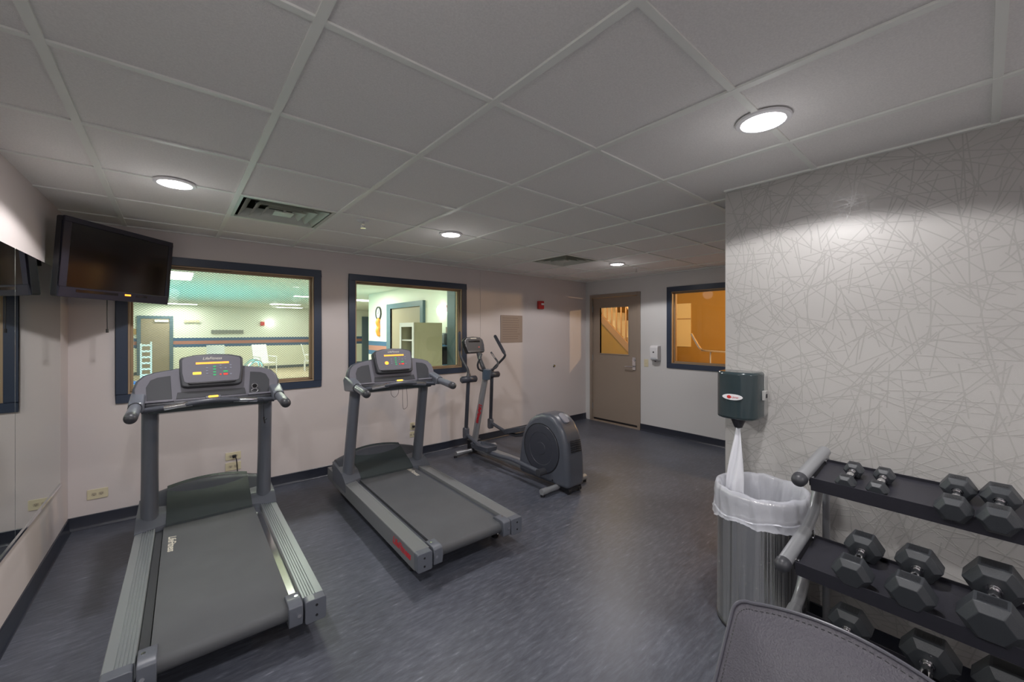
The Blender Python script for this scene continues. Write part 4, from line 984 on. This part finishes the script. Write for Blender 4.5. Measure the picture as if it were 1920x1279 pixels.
MB().box(-.10,.10,-.07,0,-.04,.04).build('housing', M_almond, t)
b = MB()
for s in (-1,1): b.cyl((s*.17,-.02,0),(s*.17,-.09,0),.055,14)
build_each(b, 'lamp_head', M_almond, t)
# deck chairs
def deckchair(x, y, rz, label):
    t = empty('deck_chair', (x, y, 0), rz, label=label, cat='chair', group='white pool chairs')
    b = MB(); m_ = Matrix.Rotation(R(-14),4,'X'); b.box(-.26,.26,-.012,.012,0,.68, Matrix.Translation((0,.22,.38)) @ m_); b.build('backrest', M_white, t)
    MB().box(-.27,.27,-.28,.24,.37,.40).build('seat', M_white, t)
    for sx in (-1,1):
        for y0 in (-.26,.26): MB().tube([(sx*.28,y0,0),(sx*.28,y0,.40 if y0 > 0 else .60)], .018, 8).build('leg', M_white, t)
        MB().tube([(sx*.28,-.28,.60),(sx*.28,.26,.62)], .02, 8).build('armrest', M_white, t)
    return t
deckchair(2.55, 17.0, R(20), 'white pool chair right of the treadmill display, with metal rails before it')
deckchair(1.15, 17.3, 0, 'white pool chair half hidden behind the near treadmill display')
deckchair(4.15, 17.0, R(80), 'white pool chair at the right edge of the wired window')
# pool hand rails
t = empty('pool_handrail', (1.42, 11, 0), label='chrome pool handrail arching in front of the white chair', cat='handrail')
for yy in (-.25,.25): MB().tube(smoothpath([(-.35,yy,.40),(-.08,yy,.80),(.05,yy,.86),(.14,yy,.80),(.17,yy,.60),(.17,yy,0)]), .022, 10).build('rail', M_chrome, t)
t = empty('plastic_chair', (-.74, 11.7, 0), R(60), label='blue plastic chair by the tan door in the pool room', cat='chair')
MB().box(-.22,.22,-.22,.22,.43,.46).build('seat', M_bluep, t); MB().box(-.22,.22,-.02,.02,0,.50, Matrix.Translation((0,.22,.48)) @ Matrix.Rotation(R(-12),4,'X')).build('backrest', M_bluep, t)
for sx in (-1,1):
    for sy in (-1,1): MB().tube([(sx*.19,sy*.19,.43),(sx*.23,sy*.23,0)], .012, 8).build('leg', M_chrome, t)
t = empty('towel_rack', (-.47, 12.3, 0), label='white slatted rack standing beside the blue chair', cat='rack')
b = MB(); b.box(-.10,-.07,-.02,.02,0,1.26); b.box(.07,.10,-.02,.02,0,1.30)
build_each(b, 'post', M_white, t)
b = MB()
for i in range(9): b.box(-.10,.10,-.03,.03,.12+i*.135,.16+i*.135)
build_each(b, 'slat', M_white, t)
# side wall fittings (seen through window_2); wall plane x=3.9 faces -x
def sidebox(name, y0, y1, z0, z1, m, label, cat, d=.05):
    b = MB(); b.box(-d,0,-(y1-y0)/2,(y1-y0)/2,0,z1-z0); o = b.build(name, m); o.location = (3.9,(y0+y1)/2,z0); return tag(o, label, cat)
r_ = S(empty('door_4', (3.9, 8.10, 0)))
b = MB(); b.box(-.06,0,.80,1.02,0,2.17); b.box(-.06,0,-.78,-.66,0,2.17); b.box(-.06,0,-.66,.80,2.06,2.17); b.build('door_frame', M_pblue, r_)
MB().box(-.02,0,-.66,.80,0,2.06).build('door_leaf', M_pdoor, r_)
b = MB(); b.box(-.14,-.0,5.98,6.24,0,2.33); S(b.build('trim_2', M_pblue)).location = (3.9,0,0)
t = empty('wall_clock', (3.9, 9.70, 1.985), label='black rimmed round wall clock on the pool side wall', cat='clock')
mx_ = Matrix.Rotation(-pi/2,4,'Y')
MB().lathe([(.0005,0),(.135,0),(.135,.02),(.0005,.02)], n=28, mtx=mx_).build('clock_face', M_white, t)
MB().lathe([(.135,0),(.165,0),(.165,.035),(.135,.035),(.135,0)], n=28, mtx=mx_).build('clock_rim', M_black, t)
b = MB(); b.box(-.026,-.021,-.005,.005,-.01,.10); b.box(-.026,-.021,-.004,.07,-.004,.004); build_each(b, 'hand', M_black, t)
t = empty('rescue_float', (3.87, 9.66, 1.45), label='orange rescue float hanging under the wall clock', cat='float')
MB().tube(smoothpath([(0,0,0),(-.03,0,.10),(0,0,.20),(-.03,0,.30),(0,0,.38)]), .045, 12, round_end=True).build('float_body', mat('float_orange', (.75,.28,.04), .45), t)
t = empty('side_wall_lamp', (3.9, 6.62, 1.93), label='round glowing wall lamp near the right edge of second window', cat='lamp')
MB().lathe([(.13,0),(.13,.03),(.10,.08),(.0005,.10)], n=24, mtx=mx_).build('globe', MATS['globe_glow'], t)
sidebox('alarm_strobe', 6.28, 6.40, 1.90, 2.02, M_red, 'red alarm strobe right of the glowing lamp in second window', 'fire alarm', .06)
sidebox('wall_notice', 6.25, 6.50, 1.50, 1.62, M_brown, 'small brown notice above the towel box in second window', 'sign', .015)
# cabinet
t = empty('storage_cabinet', (3.25, 6.25, 0), label='tall beige cabinet with an open shelf side seen through second window', cat='cabinet')
hw, hd, H = .26, .26, 1.685
b = MB(); b.box(-hw,hw,-hd,-hd+.02,0,H); b.box(-hw,hw,hd-.02,hd,0,H); b.box(hw-.02,hw,-hd+.02,hd-.02,0,H); b.box(-hw,hw-.02,-hd+.02,hd-.02,H-.04,H); b.box(-hw,hw-.02,-hd+.02,hd-.02,0,.08)
b.build('carcass', mat('cabinet_beige', (.60,.59,.42), .5), t)
for z in (.4,.75,1.10,1.38): MB().box(-hw+.01,hw-.02,-hd+.02,hd-.02,z,z+.02).build('shelf', M_white, t)
MB().box(-hw-.012,-hw,-hd-.005,-hd+.055,0,H).build('face_stile', M_white, t); MB().box(-hw-.012,-hw,hd-.055,hd+.005,0,H).build('face_stile', M_white, t); MB().box(-hw-.012,-hw,-hd+.055,hd-.055,H-.07,H).build('face_rail', M_white, t)
for q, w_ in enumerate(('front', 'back')):
    b = MB(); b.lathe([(.025,0),(.034,.05),(.016,.09),(.0005,.095)], n=12); o = b.build('white_cup', M_white); o.location = (3.10+.05*q, 6.15+.16*q, 1.4015); tag(o, 'small white item on the cabinet shelf, the one toward the %s' % w_, 'cup', 'white items on the cabinet shelf')
t = empty('towel_box', (3.886, 6.46, .93), label='dark and beige paper dispenser on the blue wall right of the cabinet', cat='dispenser')
MB().box(-.22,0,-.11,.11,0,.33).build('body', M_dark, t, bevel=.02); MB().box(-.235,-.22,-.09,.09,.03,.28).build('front_panel', M_almond, t)
MB().box(-.10,0,-.09,.09,.36,.58).build('top_unit', mat('grey_unit', (.16,.17,.20), .4), t, bevel=.03)
b = MB(); b.box(-.012,0,6.245,6.62,.12,1.28); o = S(b.build('trim_3', mat('blue_tile', (.03,.15,.36), .3))); o.location = (3.9,0,0)

# ---------------------------------------------------------------- orange hallway behind door and window_3
HX0, HX1 = XR+WT, 9.6
S(MB().box(HX0, HX1+.2, -.5, 6.2, -.1, 0).build('floor_hall', M_ptan))
S(MB().box(HX0, HX1+.2, -.5, 6.2, 2.75, 2.85).build('ceiling_hall', M_orange))
wall_holes('wall_hall_far', 'x', HX1-1.0, .12, -.5, 6.2, 0, 2.75, [(2.62,3.22,1.10,2.15)], M_orange)
S(MB().box(HX0, HX1, 6.1, 6.2, 0, 2.75).build('wall_hall_left', M_orange)); S(MB().box(HX0, HX1, -.5, -.4, 0, 2.75).build('wall_hall_right', M_orange))
w4 = S(empty('window_4', (HX1-1.0, 2.92, 1.10)))
b = MB(); b.box(-.02,.04,-.36,-.30,-.06,1.11); b.box(-.02,.04,.30,.36,-.06,1.11); b.box(-.02,.04,-.30,.30,1.05,1.11); b.box(-.02,.04,-.30,.30,-.06,0); b.build('casing', M_wood, w4)
b = MB(); b.box(.03,.05,-.01,.01,0,1.05); b.box(.03,.05,-.30,.30,.50,.53); b.build('muntins', M_white, w4)
MB().box(.055,.06,-.30,.30,0,1.05).build('pane', G_clear, w4)
S(MB().box(9.8, 14, -2, 8, -.1, 0).build('floor_outside', M_leaf))
b = MB(); rn = random.Random(4)
for i in range(70):
    c = Vector((rn.uniform(10.8,12.2), rn.uniform(1.6,5.0), rn.uniform(.3,3.0) if i > 12 else .2)); r_ = rn.uniform(.2,.35)
    b.lathe([(.001,-r_),(r_*.7,-r_*.6),(r_,0),(r_*.6,r_*.7),(.001,r_)], c=c, n=8)
tag(b.build('shrubbery', M_leaf), 'green bushes outside the small hallway window', 'bush', kind='stuff')
t = empty('wall_panel_board', (HX1-1.0, 4.35, 1.20), label='pale rectangular board on the orange hallway wall', cat='board')
MB().box(-.02,0,-.24,.24,0,.95).build('board', mat('board_cream', (.85,.72,.42), .6), t)
MB().box(-.025,-.02,-.24,.24,.60,.62).build('board_seam', M_wood, t)
t = empty('hall_handrail', (6.75, 2.6, 1.20), label='grey metal handrail seen inside the far window', cat='handrail')
MB().tube(smoothpath([(0,.62,.30),(0,.50,.09),(0,.44,.04),(0,.36,.02),(0,-.6,0)]), .022, 12).build('rail', M_chrome, t)
for yy in (-.55,.30): MB().tube([(0,yy,.0),(0,yy,-1.20)], .018, 10).build('post', M_chrome, t)
t = empty('lamp_fixture', (6.75, 1.66, 2.19), label='small round hallway pendant lamp behind the far window', cat='lamp')
MB().lathe([(.06,.0),(.065,.03),(.0005,.05)], n=20).build('shade', M_white, t); MB().tube([(0,0,.04),(0,0,.55)], .006, 8).build('rod', M_white, t)
# staircase behind the door: runs along y, climbing towards +y
t = empty('staircase', (7.05, 4.0, 0), label='wooden staircase with balusters seen through the tan door window', cat='staircase')
sl = (1.907-1.277)/(5.454-4.763)
y0s, z0s = 4.30-4.0, 1.277-(4.763-4.30)*sl
def zl(y): return 1.277+(y+4.0-4.763)*sl
b = MB(); b.extr([(y, zl(y)+d) for y, d in ((-.30,-.06),(1.75,-.06),(1.75,.12),(-.30,.12))], (0,0,0), (0,1,0), (0,0,1), (1,0,0), -.03, .02); b.build('stringer', M_wood, t, bevel=.004)
b = MB(); k = 0; y = -.25
while y < 1.7:
    b.box(0,.9,y,y+.22,zl(y)+.12,zl(y)+.15); b.box(.0,.9,y+.20,y+.215,zl(y)+.12,zl(y)+.12+.2*sl); y += .20
b.build('treads', mat('tread_white', (.75,.72,.62), .5), t)
y = -.2
while y < 1.7:
    MB().tube([(0,y,zl(y)+.12),(0,y,zl(y)+.80)], .016, 8).build('baluster', M_wood, t); y += .115
MB().tube([(0,-.3,zl(-.3)+.82),(0,1.75,zl(1.75)+.82)], .026, 10).build('handrail', M_wood, t)
S(MB().extr([(3.70,0),(6.05,0),(6.05,zl(2.05)-.06),(3.70,zl(-.30)-.06)], (7.04,0,0), (0,1,0), (0,0,1), (1,0,0), 0, .04).build('wall_stair', M_orange))
